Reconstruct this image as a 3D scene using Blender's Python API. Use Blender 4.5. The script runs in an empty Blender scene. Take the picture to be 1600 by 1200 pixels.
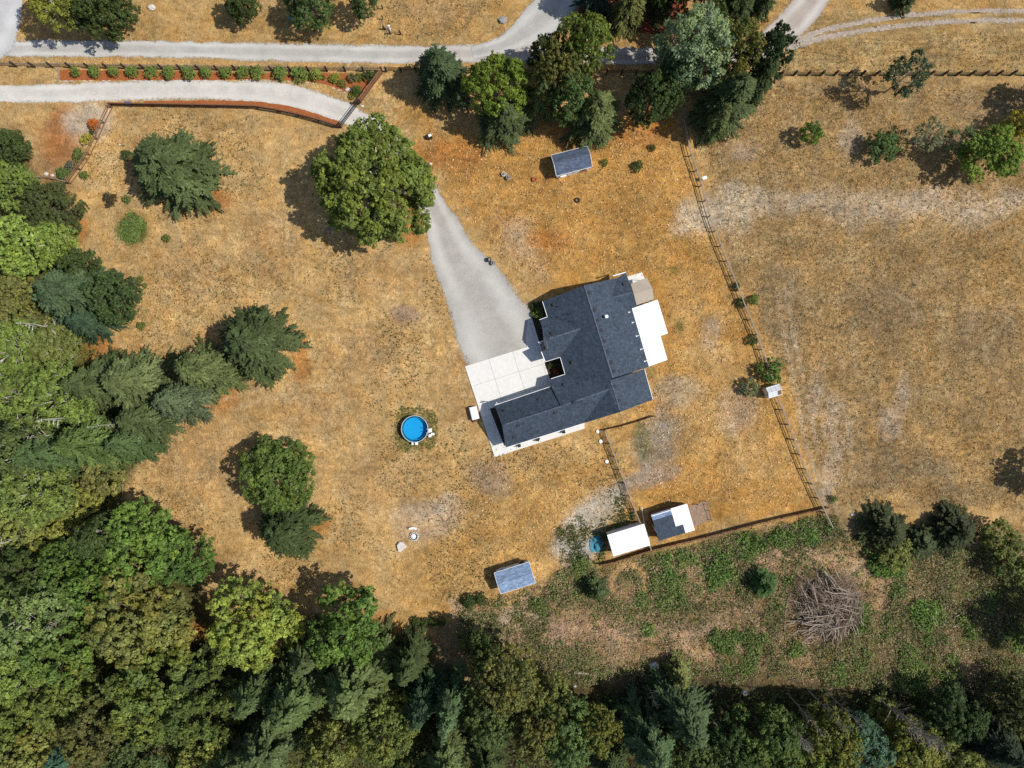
import bpy, math, random
import numpy as np
from mathutils import Vector, Matrix
from mathutils.geometry import tessellate_polygon

random.seed(7)
C = bpy.context.scene.collection
PI = math.pi
R = math.radians

# ------------------------------------------------------------------ camera, sky, sun
HC = 110.0                      # drone height above the yard
SC = 0.1                        # metres of ground per map unit
sc = bpy.context.scene
cam_d = bpy.data.cameras.new('camera')
cam = bpy.data.objects.new('camera', cam_d)
C.objects.link(cam)
cam.location = (0, 0, HC)
cam.rotation_euler = (0, 0, 0)
cam_d.sensor_width = 36
cam_d.lens = 36 * HC / 160.0
cam_d.clip_end = 6000
sc.camera = cam

SUN_EL = 53.5
SUN_DIR = Vector((0.744, -0.045, 1.0)).normalized()       # towards the sun (image right)
w = bpy.data.worlds.new('World'); sc.world = w; w.use_nodes = True
wn = w.node_tree.nodes; wl = w.node_tree.links
bg = wn['Background']; sky = wn.new('ShaderNodeTexSky')
sky.sky_type = 'NISHITA'; sky.sun_disc = False
sky.sun_elevation = math.asin(SUN_DIR.z)
sky.sun_rotation = math.atan2(SUN_DIR.x, SUN_DIR.y)
wl.new(sky.outputs[0], bg.inputs[0]); bg.inputs[1].default_value = 0.11
sun_d = bpy.data.lights.new('sun', 'SUN'); sun = bpy.data.objects.new('sun', sun_d); C.objects.link(sun)
sun_d.energy = 4.5; sun_d.angle = R(0.5); sun_d.color = (1.0, 0.965, 0.90)
sun.rotation_euler = SUN_DIR.to_track_quat('Z', 'Y').to_euler()
sun.location = (60, 0, 120)
vs = sc.view_settings
vs.view_transform = 'Standard'; vs.look = 'None'; vs.gamma = 1; vs.use_curve_mapping = False; vs.exposure = 0.0
sc.cycles.use_denoising = False
sc.cycles.max_bounces = 6; sc.cycles.diffuse_bounces = 3; sc.cycles.transparent_max_bounces = 8

# ------------------------------------------------------------------ helpers
ORG = {}
def P(px, py, z=0.0):
    """plan position of a feature whose height above ground is z"""
    k = (HC - z) / HC
    return Vector(((px - 800) * SC * k, (600 - py) * SC * k, z))

def tag(o, label=None, cat=None, group=None, kind=None):
    if label: o['label'] = label
    if cat: o['category'] = cat
    if group: o['group'] = group
    if kind: o['kind'] = kind
    return o

def thing(name, loc, label, cat, group=None, rz=0.0):
    o = bpy.data.objects.new(name, None); C.objects.link(o)
    o.location = loc; o.rotation_euler = (0, 0, rz); o.empty_display_size = 0.5
    ORG[o.name] = Vector(loc)
    return tag(o, label, cat, group)

def link(name, me, parent=None, loc=None):
    o = bpy.data.objects.new(name, me); C.objects.link(o)
    if parent is not None:
        o.parent = parent
        ORG[o.name] = ORG.get(parent.name, Vector())
    if loc is not None: o.location = loc
    return o

class MB:
    def __init__(s): s.v = []; s.f = []; s.m = []
    def add(s, vs_, fs, m=0):
        b = len(s.v); s.v += [tuple(v) for v in vs_]
        for f in fs: s.f.append(tuple(b + i for i in f)); s.m.append(m)
    def box(s, c, size, rz=0.0, m=0, M=None):
        hx, hy, hz = size[0]/2, size[1]/2, size[2]/2
        vs_ = [Vector((x, y, z)) for x in (-hx, hx) for y in (-hy, hy) for z in (-hz, hz)]
        if M is None: M = Matrix.Translation(c) @ Matrix.Rotation(rz, 4, 'Z')
        s.add([M @ v for v in vs_], [(0,1,3,2),(4,6,7,5),(0,4,5,1),(2,3,7,6),(0,2,6,4),(1,5,7,3)], m)
    def prism(s, poly, z0, z1, m=0):
        n = len(poly)
        a = sum(poly[i][0]*poly[(i+1)%n][1]-poly[(i+1)%n][0]*poly[i][1] for i in range(n))
        if a < 0: poly = poly[::-1]
        tris = tessellate_polygon([[Vector((p[0], p[1], 0)) for p in poly]])
        vs_ = [(p[0], p[1], z0) for p in poly] + [(p[0], p[1], z1) for p in poly]
        fs = []
        for t in tris:
            p0, p1, p2 = (poly[i] for i in t)
            ar = (p1[0]-p0[0])*(p2[1]-p0[1])-(p2[0]-p0[0])*(p1[1]-p0[1])
            t = tuple(t) if ar > 0 else tuple(t)[::-1]
            fs.append(tuple(i+n for i in t)); fs.append(t[::-1])
        for i in range(n):
            j = (i+1) % n; fs.append((i, j, j+n, i+n))
        s.add(vs_, fs, m)
    def slab(s, pts, th, m=0):
        """sloping plate: 3D top outline, thickness th straight down"""
        n = len(pts)
        a = sum(pts[i][0]*pts[(i+1)%n][1]-pts[(i+1)%n][0]*pts[i][1] for i in range(n))
        if a < 0: pts = pts[::-1]
        tris = tessellate_polygon([[Vector((p[0], p[1], 0)) for p in pts]])
        vs_ = [tuple(p) for p in pts] + [(p[0], p[1], p[2]-th) for p in pts]
        fs = []
        for t in tris:
            p0, p1, p2 = (pts[i] for i in t)
            ar = (p1[0]-p0[0])*(p2[1]-p0[1])-(p2[0]-p0[0])*(p1[1]-p0[1])
            t = tuple(t) if ar > 0 else tuple(t)[::-1]
            fs.append(t); fs.append(tuple(i+n for i in t[::-1]))
        for i in range(n):
            j = (i+1) % n; fs.append((i+n, j+n, j, i))
        s.add(vs_, fs, m)
    def tube(s, p0, p1, r0, r1=None, n=6, m=0, cap=True):
        p0 = Vector(p0); p1 = Vector(p1); r1 = r0 if r1 is None else r1
        d = (p1-p0); 
        if d.length < 1e-6: return
        q = d.to_track_quat('Z', 'Y')
        vs_ = []
        for p, r in ((p0, r0), (p1, r1)):
            for i in range(n):
                a = 2*PI*i/n; vs_.append(p + q @ Vector((math.cos(a)*r, math.sin(a)*r, 0)))
        fs = [(i, (i+1) % n, (i+1) % n+n, i+n) for i in range(n)]
        if cap: fs += [tuple(range(n))[::-1], tuple(range(n, 2*n))]
        s.add(vs_, fs, m)
    def path(s, pts, rs, n=6, m=0):
        for i in range(len(pts)-1): s.tube(pts[i], pts[i+1], rs[i], rs[i+1], n, m, cap=(i in (0, len(pts)-2)))
    def ring(s, c, prof, n=32, m=0, close=True, sx=1, sy=1):
        """lathe: prof = [(r, z)...]"""
        vs_ = []
        for r, z in prof:
            for i in range(n):
                a = 2*PI*i/n; vs_.append((c[0]+math.cos(a)*r*sx, c[1]+math.sin(a)*r*sy, c[2]+z))
        fs = []
        for k in range(len(prof)-1):
            for i in range(n):
                j = (i+1) % n; fs.append((k*n+i, k*n+j, (k+1)*n+j, (k+1)*n+i))
        s.add(vs_, fs, m)
    def disc(s, c, r, n=24, m=0):
        s.add([(c[0]+math.cos(2*PI*i/n)*r, c[1]+math.sin(2*PI*i/n)*r, c[2]) for i in range(n)], [tuple(range(n))], m)
    def blob(s, c, rad, seed=0, sub=10, rough=0.15, m=0):
        rr = random.Random(seed); n = sub; k = max(4, sub//2)
        vs_ = []; 
        for a in range(k+1):
            th = PI*a/k
            for b in range(n):
                ph = 2*PI*b/n; q = 1+rr.uniform(-rough, rough)
                vs_.append((c[0]+rad[0]*math.sin(th)*math.cos(ph)*q, c[1]+rad[1]*math.sin(th)*math.sin(ph)*q, c[2]+rad[2]*math.cos(th)*q))
        fs = []
        for a in range(k):
            for b in range(n):
                j = (b+1) % n; fs.append((a*n+b, (a+1)*n+b, (a+1)*n+j, a*n+j))
        s.add(vs_, fs, m)
    def mesh(s, name, mats, org=Vector((0, 0, 0)), smooth=False):
        me = bpy.data.meshes.new(name)
        me.from_pydata([(v[0]-org[0], v[1]-org[1], v[2]-org[2]) for v in s.v], [], s.f)
        for m in (mats if isinstance(mats, (list, tuple)) else [mats]): me.materials.append(m)
        me.polygons.foreach_set('material_index', s.m)
        if smooth: me.polygons.foreach_set('use_smooth', [True]*len(s.f))
        me.update(); return me
    def build(s, name, mats, parent=None, smooth=False):
        org = ORG.get(parent.name, Vector()) if parent is not None else Vector()
        return link(name, s.mesh(name, mats, org, smooth), parent)
    def solo(s, name, mats, label, cat, group=None, smooth=False, org=None):
        if org is None:
            a = np.array(s.v); org = Vector((a[:, 0].mean(), a[:, 1].mean(), a[:, 2].min()))
        o = link(name, s.mesh(name, mats, org, smooth)); o.location = org
        ORG[o.name] = Vector(org)
        return tag(o, label, cat, group)

def np_mesh(name, V, Q, mat, cols=None, extra=None, smooth=False):
    """V (N,3), Q (M,k) faces of k corners, cols (N,3) point colours"""
    me = bpy.data.meshes.new(name)
    N = len(V); M_, k = Q.shape
    me.vertices.add(N); me.vertices.foreach_set('co', V.astype(np.float32).ravel())
    me.loops.add(M_*k); me.loops.foreach_set('vertex_index', Q.astype(np.int32).ravel())
    me.polygons.add(M_); me.polygons.foreach_set('loop_start', np.arange(0, M_*k, k, dtype=np.int32))
    try: me.polygons.foreach_set('loop_total', np.full(M_, k, dtype=np.int32))
    except Exception: pass
    if smooth: me.polygons.foreach_set('use_smooth', np.ones(M_, dtype=bool))
    if cols is not None:
        a = me.color_attributes.new('col', 'FLOAT_COLOR', 'POINT')
        a.data.foreach_set('color', np.concatenate([cols, np.ones((N, 1))], 1).astype(np.float32).ravel())
    if extra:
        for nm, arr in extra.items():
            if arr.ndim == 2:
                a = me.color_attributes.new(nm, 'FLOAT_COLOR', 'POINT')
                a.data.foreach_set('color', np.concatenate([arr, np.ones((N, 1))], 1).astype(np.float32).ravel())
            else:
                a = me.attributes.new(nm, 'FLOAT', 'POINT'); a.data.foreach_set('value', arr.astype(np.float32))
    me.materials.append(mat); me.update(calc_edges=True); me.validate()
    return me

# value noise for placing things and tinting the ground
def vnoise(x, y, scale, seed):
    g = np.random.RandomState(seed).rand(128, 128)
    u = x/scale; v = y/scale
    i = np.floor(u).astype(int); j = np.floor(v).astype(int)
    fx = u-i; fy = v-j; fx = fx*fx*(3-2*fx); fy = fy*fy*(3-2*fy)
    a = g[i % 128, j % 128]; b = g[(i+1) % 128, j % 128]; c = g[i % 128, (j+1) % 128]; d = g[(i+1) % 128, (j+1) % 128]
    return (a*(1-fx)+b*fx)*(1-fy)+(c*(1-fx)+d*fx)*fy
def fbm(x, y, scale, seed, o=4):
    t = 0; a = 0.5; s = 0
    for k in range(o): t = t+a*vnoise(x, y, scale/2**k, seed+k*13); s += a; a *= 0.5
    return t/s
def polydist(x, y, poly):
    """signed distance, positive inside"""
    n = len(poly); d = np.full(x.shape, 1e9); ins = np.zeros(x.shape, bool)
    for i in range(n):
        x0, y0 = poly[i]; x1, y1 = poly[(i+1) % n]
        dx, dy = x1-x0, y1-y0
        t = np.clip(((x-x0)*dx+(y-y0)*dy)/(dx*dx+dy*dy+1e-9), 0, 1)
        d = np.minimum(d, np.hypot(x-x0-t*dx, y-y0-t*dy))
        with np.errstate(divide='ignore', invalid='ignore'):
            c = ((y0 > y) != (y1 > y)) & (x < (x1-x0)*(y-y0)/(y1-y0+1e-12)+x0)
        ins ^= c
    return np.where(ins, d, -d)
def smooth(t): t = np.clip(t, 0, 1); return t*t*(3-2*t)

# ------------------------------------------------------------------ materials
def newmat(name):
    m = bpy.data.materials.new(name); m.use_nodes = True
    nt = m.node_tree; return m, nt, nt.nodes['Principled BSDF']
def N(nt, t, **kw):
    n = nt.nodes.new(t)
    for k, v in kw.items():
        if k in n.inputs: n.inputs[k].default_value = v
        else: setattr(n, k, v)
    return n
def objco(nt, sx=1, sy=1, sz=1, rz=0, kind='Object'):
    tc = nt.nodes.new('ShaderNodeTexCoord'); mp = nt.nodes.new('ShaderNodeMapping')
    mp.inputs['Scale'].default_value = (sx, sy, sz); mp.inputs['Rotation'].default_value = (0, 0, rz)
    nt.links.new(tc.outputs[kind], mp.inputs[0]); return mp.outputs[0]
def noise(nt, co, scale, detail=4, rough=0.6):
    n = N(nt, 'ShaderNodeTexNoise', Scale=scale, Detail=detail, Roughness=rough)
    nt.links.new(co, n.inputs['Vector']); return n.outputs['Fac']
def mrange(nt, v, a, b, c, d):
    n = N(nt, 'ShaderNodeMapRange'); n.inputs[1].default_value = a; n.inputs[2].default_value = b
    n.inputs[3].default_value = c; n.inputs[4].default_value = d; nt.links.new(v, n.inputs[0]); return n.outputs[0]
def math_(nt, op, a, b=None):
    n = nt.nodes.new('ShaderNodeMath'); n.operation = op
    for i, q in enumerate((a, b)):
        if q is None: continue
        if isinstance(q, (int, float)): n.inputs[i].default_value = q
        else: nt.links.new(q, n.inputs[i])
    return n.outputs[0]
def mix(nt, f, a, b, mode='MIX'):
    n = nt.nodes.new('ShaderNodeMix'); n.data_type = 'RGBA'; n.blend_type = mode
    for idx, q in ((0, f), (6, a), (7, b)):
        if isinstance(q, (int, float)): n.inputs[idx].default_value = q
        elif isinstance(q, tuple): n.inputs[idx].default_value = (*q, 1) if len(q) == 3 else q
        else: nt.links.new(q, n.inputs[idx])
    return n.outputs[2]
def scale_col(nt, col, fac):
    """colour times a scalar"""
    c = nt.nodes.new('ShaderNodeCombineColor')
    for i in range(3): nt.links.new(fac, c.inputs[i])
    return mix(nt, 1.0, col, c.outputs[0], 'MULTIPLY')
def attr(nt, name):
    a = nt.nodes.new('ShaderNodeAttribute'); a.attribute_name = name; return a
def bump(nt, b, h, strength, dist):
    n = N(nt, 'ShaderNodeBump', Strength=strength, Distance=dist); nt.links.new(h, n.inputs['Height'])
    nt.links.new(n.outputs[0], b.inputs['Normal'])

def simple(name, col, rough=0.8, var=0.15, nscale=3.0, metal=0.0, bs=0.0, spec=0.3, stretch=(1, 1, 1)):
    m, nt, b = newmat(name)
    co = objco(nt, *stretch)
    n1 = noise(nt, co, nscale, 5, 0.65)
    f = mrange(nt, n1, 0.3, 0.7, 1-var, 1+var)
    c = N(nt, 'ShaderNodeRGB'); c.outputs[0].default_value = (*col, 1)
    nt.links.new(scale_col(nt, c.outputs[0], f), b.inputs['Base Color'])
    b.inputs['Roughness'].default_value = rough; b.inputs['Metallic'].default_value = metal
    b.inputs['Specular IOR Level'].default_value = spec
    if bs: bump(nt, b, n1, bs, 0.02)
    return m

def mat_ground():
    m, nt, b = newmat('dry_ground')
    co = objco(nt); A = attr(nt, 'col'); K = attr(nt, 'mask')
    sep = nt.nodes.new('ShaderNodeSeparateColor'); nt.links.new(K.outputs['Color'], sep.inputs[0])
    green, pale, streak = sep.outputs[0], sep.outputs[1], sep.outputs[2]
    big = noise(nt, co, 0.13, 5, 0.6); mid = noise(nt, co, 0.75, 6, 0.7); fine = noise(nt, co, 3.1, 6, 0.8)
    straw = N(nt, 'ShaderNodeTexNoise', Scale=1.5, Detail=3.5, Roughness=0.95, Distortion=1.2); nt.links.new(co, straw.inputs['Vector'])
    # thin dark gaps and pale straw, like trampled hay
    d1 = N(nt, 'ShaderNodeTexNoise', Scale=2.0, Detail=5, Roughness=0.75, Distortion=2.2); nt.links.new(co, d1.inputs['Vector'])
    # long swept strokes left by mowing and wind, in two directions that fade in and out
    wc = nt.nodes.new('ShaderNodeVectorMath'); wc.operation = 'ADD'
    wn_ = N(nt, 'ShaderNodeTexNoise', Scale=0.05, Detail=2); nt.links.new(co, wn_.inputs['Vector'])
    wsc = nt.nodes.new('ShaderNodeVectorMath'); wsc.operation = 'SCALE'; wsc.inputs['Scale'].default_value = 14.0
    nt.links.new(wn_.outputs['Color'], wsc.inputs[0]); nt.links.new(co, wc.inputs[0]); nt.links.new(wsc.outputs[0], wc.inputs[1])
    def swept(ang, sc_):
        mp = nt.nodes.new('ShaderNodeMapping'); mp.inputs['Rotation'].default_value = (0, 0, ang); mp.inputs['Scale'].default_value = (0.22, 1.25, 1)
        nt.links.new(wc.outputs[0], mp.inputs[0]); return noise(nt, mp.outputs[0], sc_, 5, 0.7)
    sw1 = mrange(nt, swept(R(35), 0.9), 0.32, 0.68, 0.84, 1.15); sw2 = mrange(nt, swept(R(-62), 0.8), 0.32, 0.68, 0.85, 1.14)
    swm = mrange(nt, noise(nt, co, 0.06, 3, 0.5), 0.42, 0.58, 0, 1)
    sw = math_(nt, 'ADD', math_(nt, 'MULTIPLY', sw1, swm), math_(nt, 'MULTIPLY', sw2, math_(nt, 'SUBTRACT', 1.0, swm)))
    f1 = math_(nt, 'MULTIPLY', mrange(nt, big, 0.34, 0.66, 0.80, 1.18), mrange(nt, noise(nt, co, 0.31, 4, 0.6), 0.34, 0.66, 0.86, 1.14)); f2 = mrange(nt, mid, 0.3, 0.7, 0.80, 1.20); f3 = math_(nt, 'MULTIPLY', mrange(nt, fine, 0.34, 0.66, 0.74, 1.26), mrange(nt, straw.outputs['Fac'], 0.36, 0.64, 0.66, 1.32))
    rag = math_(nt, 'MINIMUM', math_(nt, 'ADD', math_(nt, 'MULTIPLY', green, 2.2), mrange(nt, noise(nt, co, 0.07, 3, 0.5), 0.4, 0.6, 0.45, 0.85)), 1.15)
    f3 = math_(nt, 'ADD', math_(nt, 'MULTIPLY', math_(nt, 'SUBTRACT', f3, 1.0), rag), 1.0)
    col = scale_col(nt, A.outputs['Color'], math_(nt, 'MULTIPLY', math_(nt, 'MULTIPLY', math_(nt, 'MULTIPLY', f1, sw), f2), f3))
    # hue drift: golden and greyer patches
    hue = mrange(nt, noise(nt, co, 0.33, 5, 0.65), 0.38, 0.62, 0, 1)
    col = mix(nt, hue, mix(nt, 1.0, col, (1.04, 0.94, 0.80), 'MULTIPLY'), mix(nt, 1.0, col, (0.98, 1.01, 1.06), 'MULTIPLY'))
    # dark flecks of dead weed
    fl = mrange(nt, d1.outputs['Fac'], 0.60, 0.68, 0, 1)
    flm = mrange(nt, noise(nt, co, 0.22, 4, 0.6), 0.45, 0.62, 0.0, 0.8)
    flm = math_(nt, 'ADD', flm, math_(nt, 'MULTIPLY', green, 1.6))
    flm = math_(nt, 'MINIMUM', flm, 0.9)
    col = mix(nt, math_(nt, 'MULTIPLY', fl, flm), col, mix(nt, 1.0, col, (0.38, 0.42, 0.45), 'MULTIPLY'))
    # olive-brown patches of older growth, broken into tufts
    ob = N(nt, 'ShaderNodeTexNoise', Scale=1.15, Detail=6, Roughness=0.78, Distortion=0.8); nt.links.new(wc.outputs[0], ob.inputs['Vector'])
    obm = mrange(nt, noise(nt, co, 0.085, 5, 0.65), 0.44, 0.58, 0.05, 0.95)
    obf = math_(nt, 'MULTIPLY', mrange(nt, ob.outputs['Fac'], 0.52, 0.62, 0, 1), obm)
    col = mix(nt, obf, col, mix(nt, 1.0, col, (0.60, 0.56, 0.46), 'MULTIPLY'))
    # pale straw lying on top
    lt = mrange(nt, ob.outputs['Fac'], 0.36, 0.44, 1, 0)
    col = mix(nt, math_(nt, 'MULTIPLY', lt, 0.55), col, mix(nt, 1.0, col, (1.22, 1.24, 1.28), 'MULTIPLY'))
    # pale dust
    pl = mrange(nt, math_(nt, 'ADD', mid, math_(nt, 'ADD', pale, math_(nt, 'MULTIPLY', fine, 0.5))), 1.08, 1.3, 0, 1)
    col = mix(nt, pl, col, (0.52, 0.42, 0.32))
    # green growth, broken up
    gn = math_(nt, 'ADD', math_(nt, 'MULTIPLY', mid, 0.7), math_(nt, 'ADD', green, math_(nt, 'MULTIPLY', fine, 0.6)))
    gf = mrange(nt, gn, 1.0, 1.28, 0, 0.92)
    gcol = mix(nt, mrange(nt, noise(nt, co, 0.9, 3, 0.5), 0.35, 0.65, 0, 1), (0.055, 0.075, 0.018), (0.14, 0.155, 0.04))
    gcol = scale_col(nt, gcol, f3)
    col = mix(nt, gf, col, gcol)
    # mown rows
    cs = objco(nt, 0.10, 1.1, 1, R(-3)); st = noise(nt, cs, 1.6, 4, 0.55)
    sf = mrange(nt, st, 0.35, 0.65, 0.72, 1.22)
    sf2 = math_(nt, 'ADD', math_(nt, 'MULTIPLY', sf, streak), math_(nt, 'SUBTRACT', 1.0, streak))
    col = scale_col(nt, col, sf2)
    nt.links.new(col, b.inputs['Base Color']); b.inputs['Roughness'].default_value = 1.0; b.inputs['Specular IOR Level'].default_value = 0.05
    hgt = math_(nt, 'ADD', fine, math_(nt, 'MULTIPLY', straw.outputs['Fac'], 1.5))
    bump(nt, b, hgt, 1.0, 0.22)
    return m

def mat_gravel(name='gravel'):
    """loose gravel sheet whose border thins out over the ground below"""
    m, nt, b = newmat(name)
    co = objco(nt); A = attr(nt, 'col'); E = attr(nt, 'edge'); X = attr(nt, 'across')
    fine = noise(nt, co, 5.0, 4, 0.85); mid = noise(nt, co, 0.35, 6, 0.65)
    f = math_(nt, 'MULTIPLY', mrange(nt, fine, 0.3, 0.7, 0.76, 1.2), mrange(nt, mid, 0.3, 0.7, 0.82, 1.12))
    col = scale_col(nt, A.outputs['Color'], f)
    st_ = mrange(nt, noise(nt, co, 0.18, 5, 0.7), 0.54, 0.66, 0, 0.35)
    col = mix(nt, st_, col, mix(nt, 1.0, col, (0.80, 0.76, 0.70), 'MULTIPLY'))
    # wheel ruts are washed paler
    rut = math_(nt, 'ABSOLUTE', math_(nt, 'SUBTRACT', math_(nt, 'ABSOLUTE', math_(nt, 'SUBTRACT', X.outputs['Fac'], 0.5)), 0.27))
    rf = math_(nt, 'MULTIPLY', mrange(nt, rut, 0.03, 0.17, 1.0, 0.0), mrange(nt, noise(nt, co, 0.12, 3, 0.5), 0.35, 0.65, 0.35, 1.0))
    col = mix(nt, math_(nt, 'MULTIPLY', rf, 0.45), col, (0.66, 0.635, 0.585))
    nt.links.new(col, b.inputs['Base Color']); b.inputs['Roughness'].default_value = 0.95; b.inputs['Specular IOR Level'].default_value = 0.1
    bump(nt, b, fine, 0.5, 0.04)
    en = math_(nt, 'ADD', E.outputs['Fac'], math_(nt, 'MULTIPLY', math_(nt, 'SUBTRACT', noise(nt, co, 2.2, 6, 0.75), 0.5), 2.3))
    al = mrange(nt, en, 0.28, 0.62, 0, 1)
    nt.links.new(al, b.inputs['Alpha'])
    return m

def mat_foliage(name='foliage', transl=0.28):
    m, nt, b = newmat(name)
    A = attr(nt, 'col'); oi = nt.nodes.new('ShaderNodeObjectInfo'); geo = nt.nodes.new('ShaderNodeNewGeometry')
    col = mix(nt, 1.0, A.outputs['Color'], oi.outputs['Color'], 'MULTIPLY')
    col = mix(nt, 1.0, col, (1.52, 1.46, 1.56), 'MULTIPLY')
    rv = mrange(nt, geo.outputs['Random Per Island'], 0, 1, 0.66, 1.38)
    col = scale_col(nt, col, rv)
    out = nt.nodes['Material Output']
    nt.links.new(col, b.inputs['Base Color']); b.inputs['Roughness'].default_value = 0.6; b.inputs['Specular IOR Level'].default_value = 0.12
    tr = nt.nodes.new('ShaderNodeBsdfTranslucent'); nt.links.new(mix(nt, 1.0, col, (1.15, 1.2, 0.7), 'MULTIPLY'), tr.inputs[0])
    ms = nt.nodes.new('ShaderNodeMixShader'); ms.inputs[0].default_value = transl
    nt.links.new(b.outputs[0], ms.inputs[1]); nt.links.new(tr.outputs[0], ms.inputs[2]); nt.links.new(ms.outputs[0], out.inputs[0])
    return m

def mat_shingle(name, c1, ang, spec=0.3, var=1.0):
    m, nt, b = newmat(name)
    co = objco(nt, 1, 1, 1, ang)
    br = N(nt, 'ShaderNodeTexBrick'); nt.links.new(co, br.inputs['Vector'])
    br.inputs['Scale'].default_value = 1.0; br.inputs['Brick Width'].default_value = 0.42; br.inputs['Row Height'].default_value = 0.2
    br.inputs['Mortar Size'].default_value = 0.018; br.inputs['Mortar Smooth'].default_value = 0.6; br.inputs['Bias'].default_value = 0.0
    br.inputs['Color1'].default_value = (*[c*(1-0.22*var) for c in c1], 1); br.inputs['Color2'].default_value = (*[c*(1+0.25*var) for c in c1], 1)
    br.inputs['Mortar'].default_value = (*[c*0.45 for c in c1], 1)
    n1 = noise(nt, co, 5.0, 4, 0.7); n2 = noise(nt, co, 0.5, 4, 0.6)
    # wind-streaked tabs give the roof its broken diagonal grain
    cs = objco(nt, 0.9, 2.6, 1, ang+R(22)); n3 = noise(nt, cs, 1.3, 3, 0.6)
    f = math_(nt, 'MULTIPLY', math_(nt, 'MULTIPLY', mrange(nt, n1, 0.3, 0.7, 0.82, 1.2), mrange(nt, n2, 0.3, 0.7, 0.9, 1.1)), mrange(nt, n3, 0.35, 0.65, 0.80, 1.20))
    nt.links.new(scale_col(nt, br.outputs['Color'], f), b.inputs['Base Color'])
    b.inputs['Roughness'].default_value = 0.85; b.inputs['Specular IOR Level'].default_value = spec
    bump(nt, b, br.outputs['Fac'], -0.6, 0.02)
    return m

HA = math.atan2(-0.955, 0.297)            # direction of the house's main ridge
M = {}
M['ground'] = mat_ground(); M['gravel'] = mat_gravel(); M['leaf'] = mat_foliage(); M['needle'] = mat_foliage('needles', 0.12)
M['roof'] = mat_shingle('slate_blue_shingles', (0.046, 0.062, 0.087), -HA, var=1.0)
M['roof_pale'] = mat_shingle('weathered_blue_shingles', (0.21, 0.29, 0.42), R(-17))
M['roof_shed'] = mat_shingle('shed_shingles', (0.085, 0.11, 0.165), R(-15))
M['cap'] = simple('ridge_cap_shingle', (0.085, 0.105, 0.14), 0.85, 0.5, 3)
M['white'] = simple('white_paint', (0.80, 0.79, 0.77), 0.5, 0.05, 2)
M['white_metal'] = simple('white_sheet_metal', (0.84, 0.83, 0.81), 0.4, 0.03, 1.5)
M['siding'] = simple('pale_siding', (0.58, 0.56, 0.52), 0.7, 0.08, 2)
M['glass'] = simple('window_glass', (0.03, 0.04, 0.05), 0.05, 0.1, 2, spec=0.8)
M['concrete'] = simple('pale_concrete', (0.68, 0.655, 0.61), 0.9, 0.07, 1.6, bs=0.1)
M['joint'] = simple('joint_filler', (0.30, 0.28, 0.25), 0.95, 0.2, 3)
M['mulch'] = simple('rust_bark_mulch', (0.30, 0.095, 0.028), 0.95, 0.5, 5, bs=0.8)
M['mulch_red'] = simple('red_bark_mulch', (0.24, 0.062, 0.03), 0.95, 0.5, 5, bs=0.8)
M['soil'] = simple('dark_bed_soil', (0.05, 0.035, 0.024), 0.95, 0.5, 4, bs=0.6)
M['bark'] = simple('grey_brown_bark', (0.12, 0.09, 0.065), 0.9, 0.35, 6, bs=0.6, stretch=(1, 1, 0.3))
M['bark_pale'] = simple('pale_birch_bark', (0.52, 0.48, 0.42), 0.85, 0.25, 4, bs=0.4)
M['twig'] = simple('grey_twigs', (0.30, 0.26, 0.21), 0.9, 0.3, 5)
M['wood_grey'] = simple('weathered_fence_wood', (0.27, 0.22, 0.18), 0.9, 0.25, 4, stretch=(0.3, 3, 3))
M['wood_brown'] = simple('stained_brown_wood', (0.15, 0.075, 0.04), 0.85, 0.25, 4, stretch=(0.3, 3, 3))
M['wood_dark'] = simple('dark_fence_post_wood', (0.045, 0.032, 0.026), 0.9, 0.25, 4)
M['wood_red'] = simple('reddish_cedar_boards', (0.21, 0.105, 0.06), 0.85, 0.25, 4, stretch=(0.3, 3, 3))
M['log'] = simple('bleached_sticks', (0.35, 0.28, 0.215), 0.9, 0.35, 3)
M['log2'] = simple('brown_sticks', (0.15, 0.10, 0.065), 0.9, 0.35, 3)
M['stone'] = simple('pale_boulder', (0.60, 0.55, 0.49), 0.9, 0.2, 3, bs=0.5)
M['stone_grey'] = simple('grey_boulder', (0.30, 0.29, 0.28), 0.9, 0.25, 3, bs=0.5)
M['tan_cloth'] = simple('tan_awning_cloth', (0.40, 0.34, 0.27), 0.9, 0.06, 3)
M['black_metal'] = simple('black_metal', (0.03, 0.032, 0.036), 0.5, 0.2, 4, metal=0.3)
M['grey_metal'] = simple('grey_metal', (0.28, 0.29, 0.30), 0.45, 0.15, 4, metal=0.5)
M['pool_wall'] = simple('blue_pool_wall', (0.012, 0.16, 0.27), 0.5, 0.15, 2)
M['pool_floor'] = simple('blue_pool_liner', (0.012, 0.36, 0.66), 0.6, 0.06, 1)
M['gravelgrey'] = simple('ash_and_gravel', (0.52, 0.49, 0.46), 0.95, 0.3, 6, bs=0.5)
M['pen_soil'] = simple('trampled_pen_soil', (0.27, 0.185, 0.125), 0.95, 0.35, 3, bs=0.6)
M['blue_tarp'] = simple('teal_tarp', (0.05, 0.22, 0.30), 0.6, 0.25, 2)
M['plastic_blue'] = simple('blue_plastic', (0.03, 0.09, 0.35), 0.5, 0.1, 2)
M['terracotta'] = simple('rust_red_clay', (0.35, 0.09, 0.04), 0.8, 0.2, 3)
m, nt, b = newmat('pool_water'); out = nt.nodes['Material Output']
tr = nt.nodes.new('ShaderNodeBsdfTransparent'); tr.inputs[0].default_value = (0.70, 0.92, 0.98, 1); gl = nt.nodes.new('ShaderNodeBsdfGlossy'); gl.inputs['Roughness'].default_value = 0.05
fr = nt.nodes.new('ShaderNodeFresnel'); fr.inputs[0].default_value = 1.33; ms = nt.nodes.new('ShaderNodeMixShader')
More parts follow.
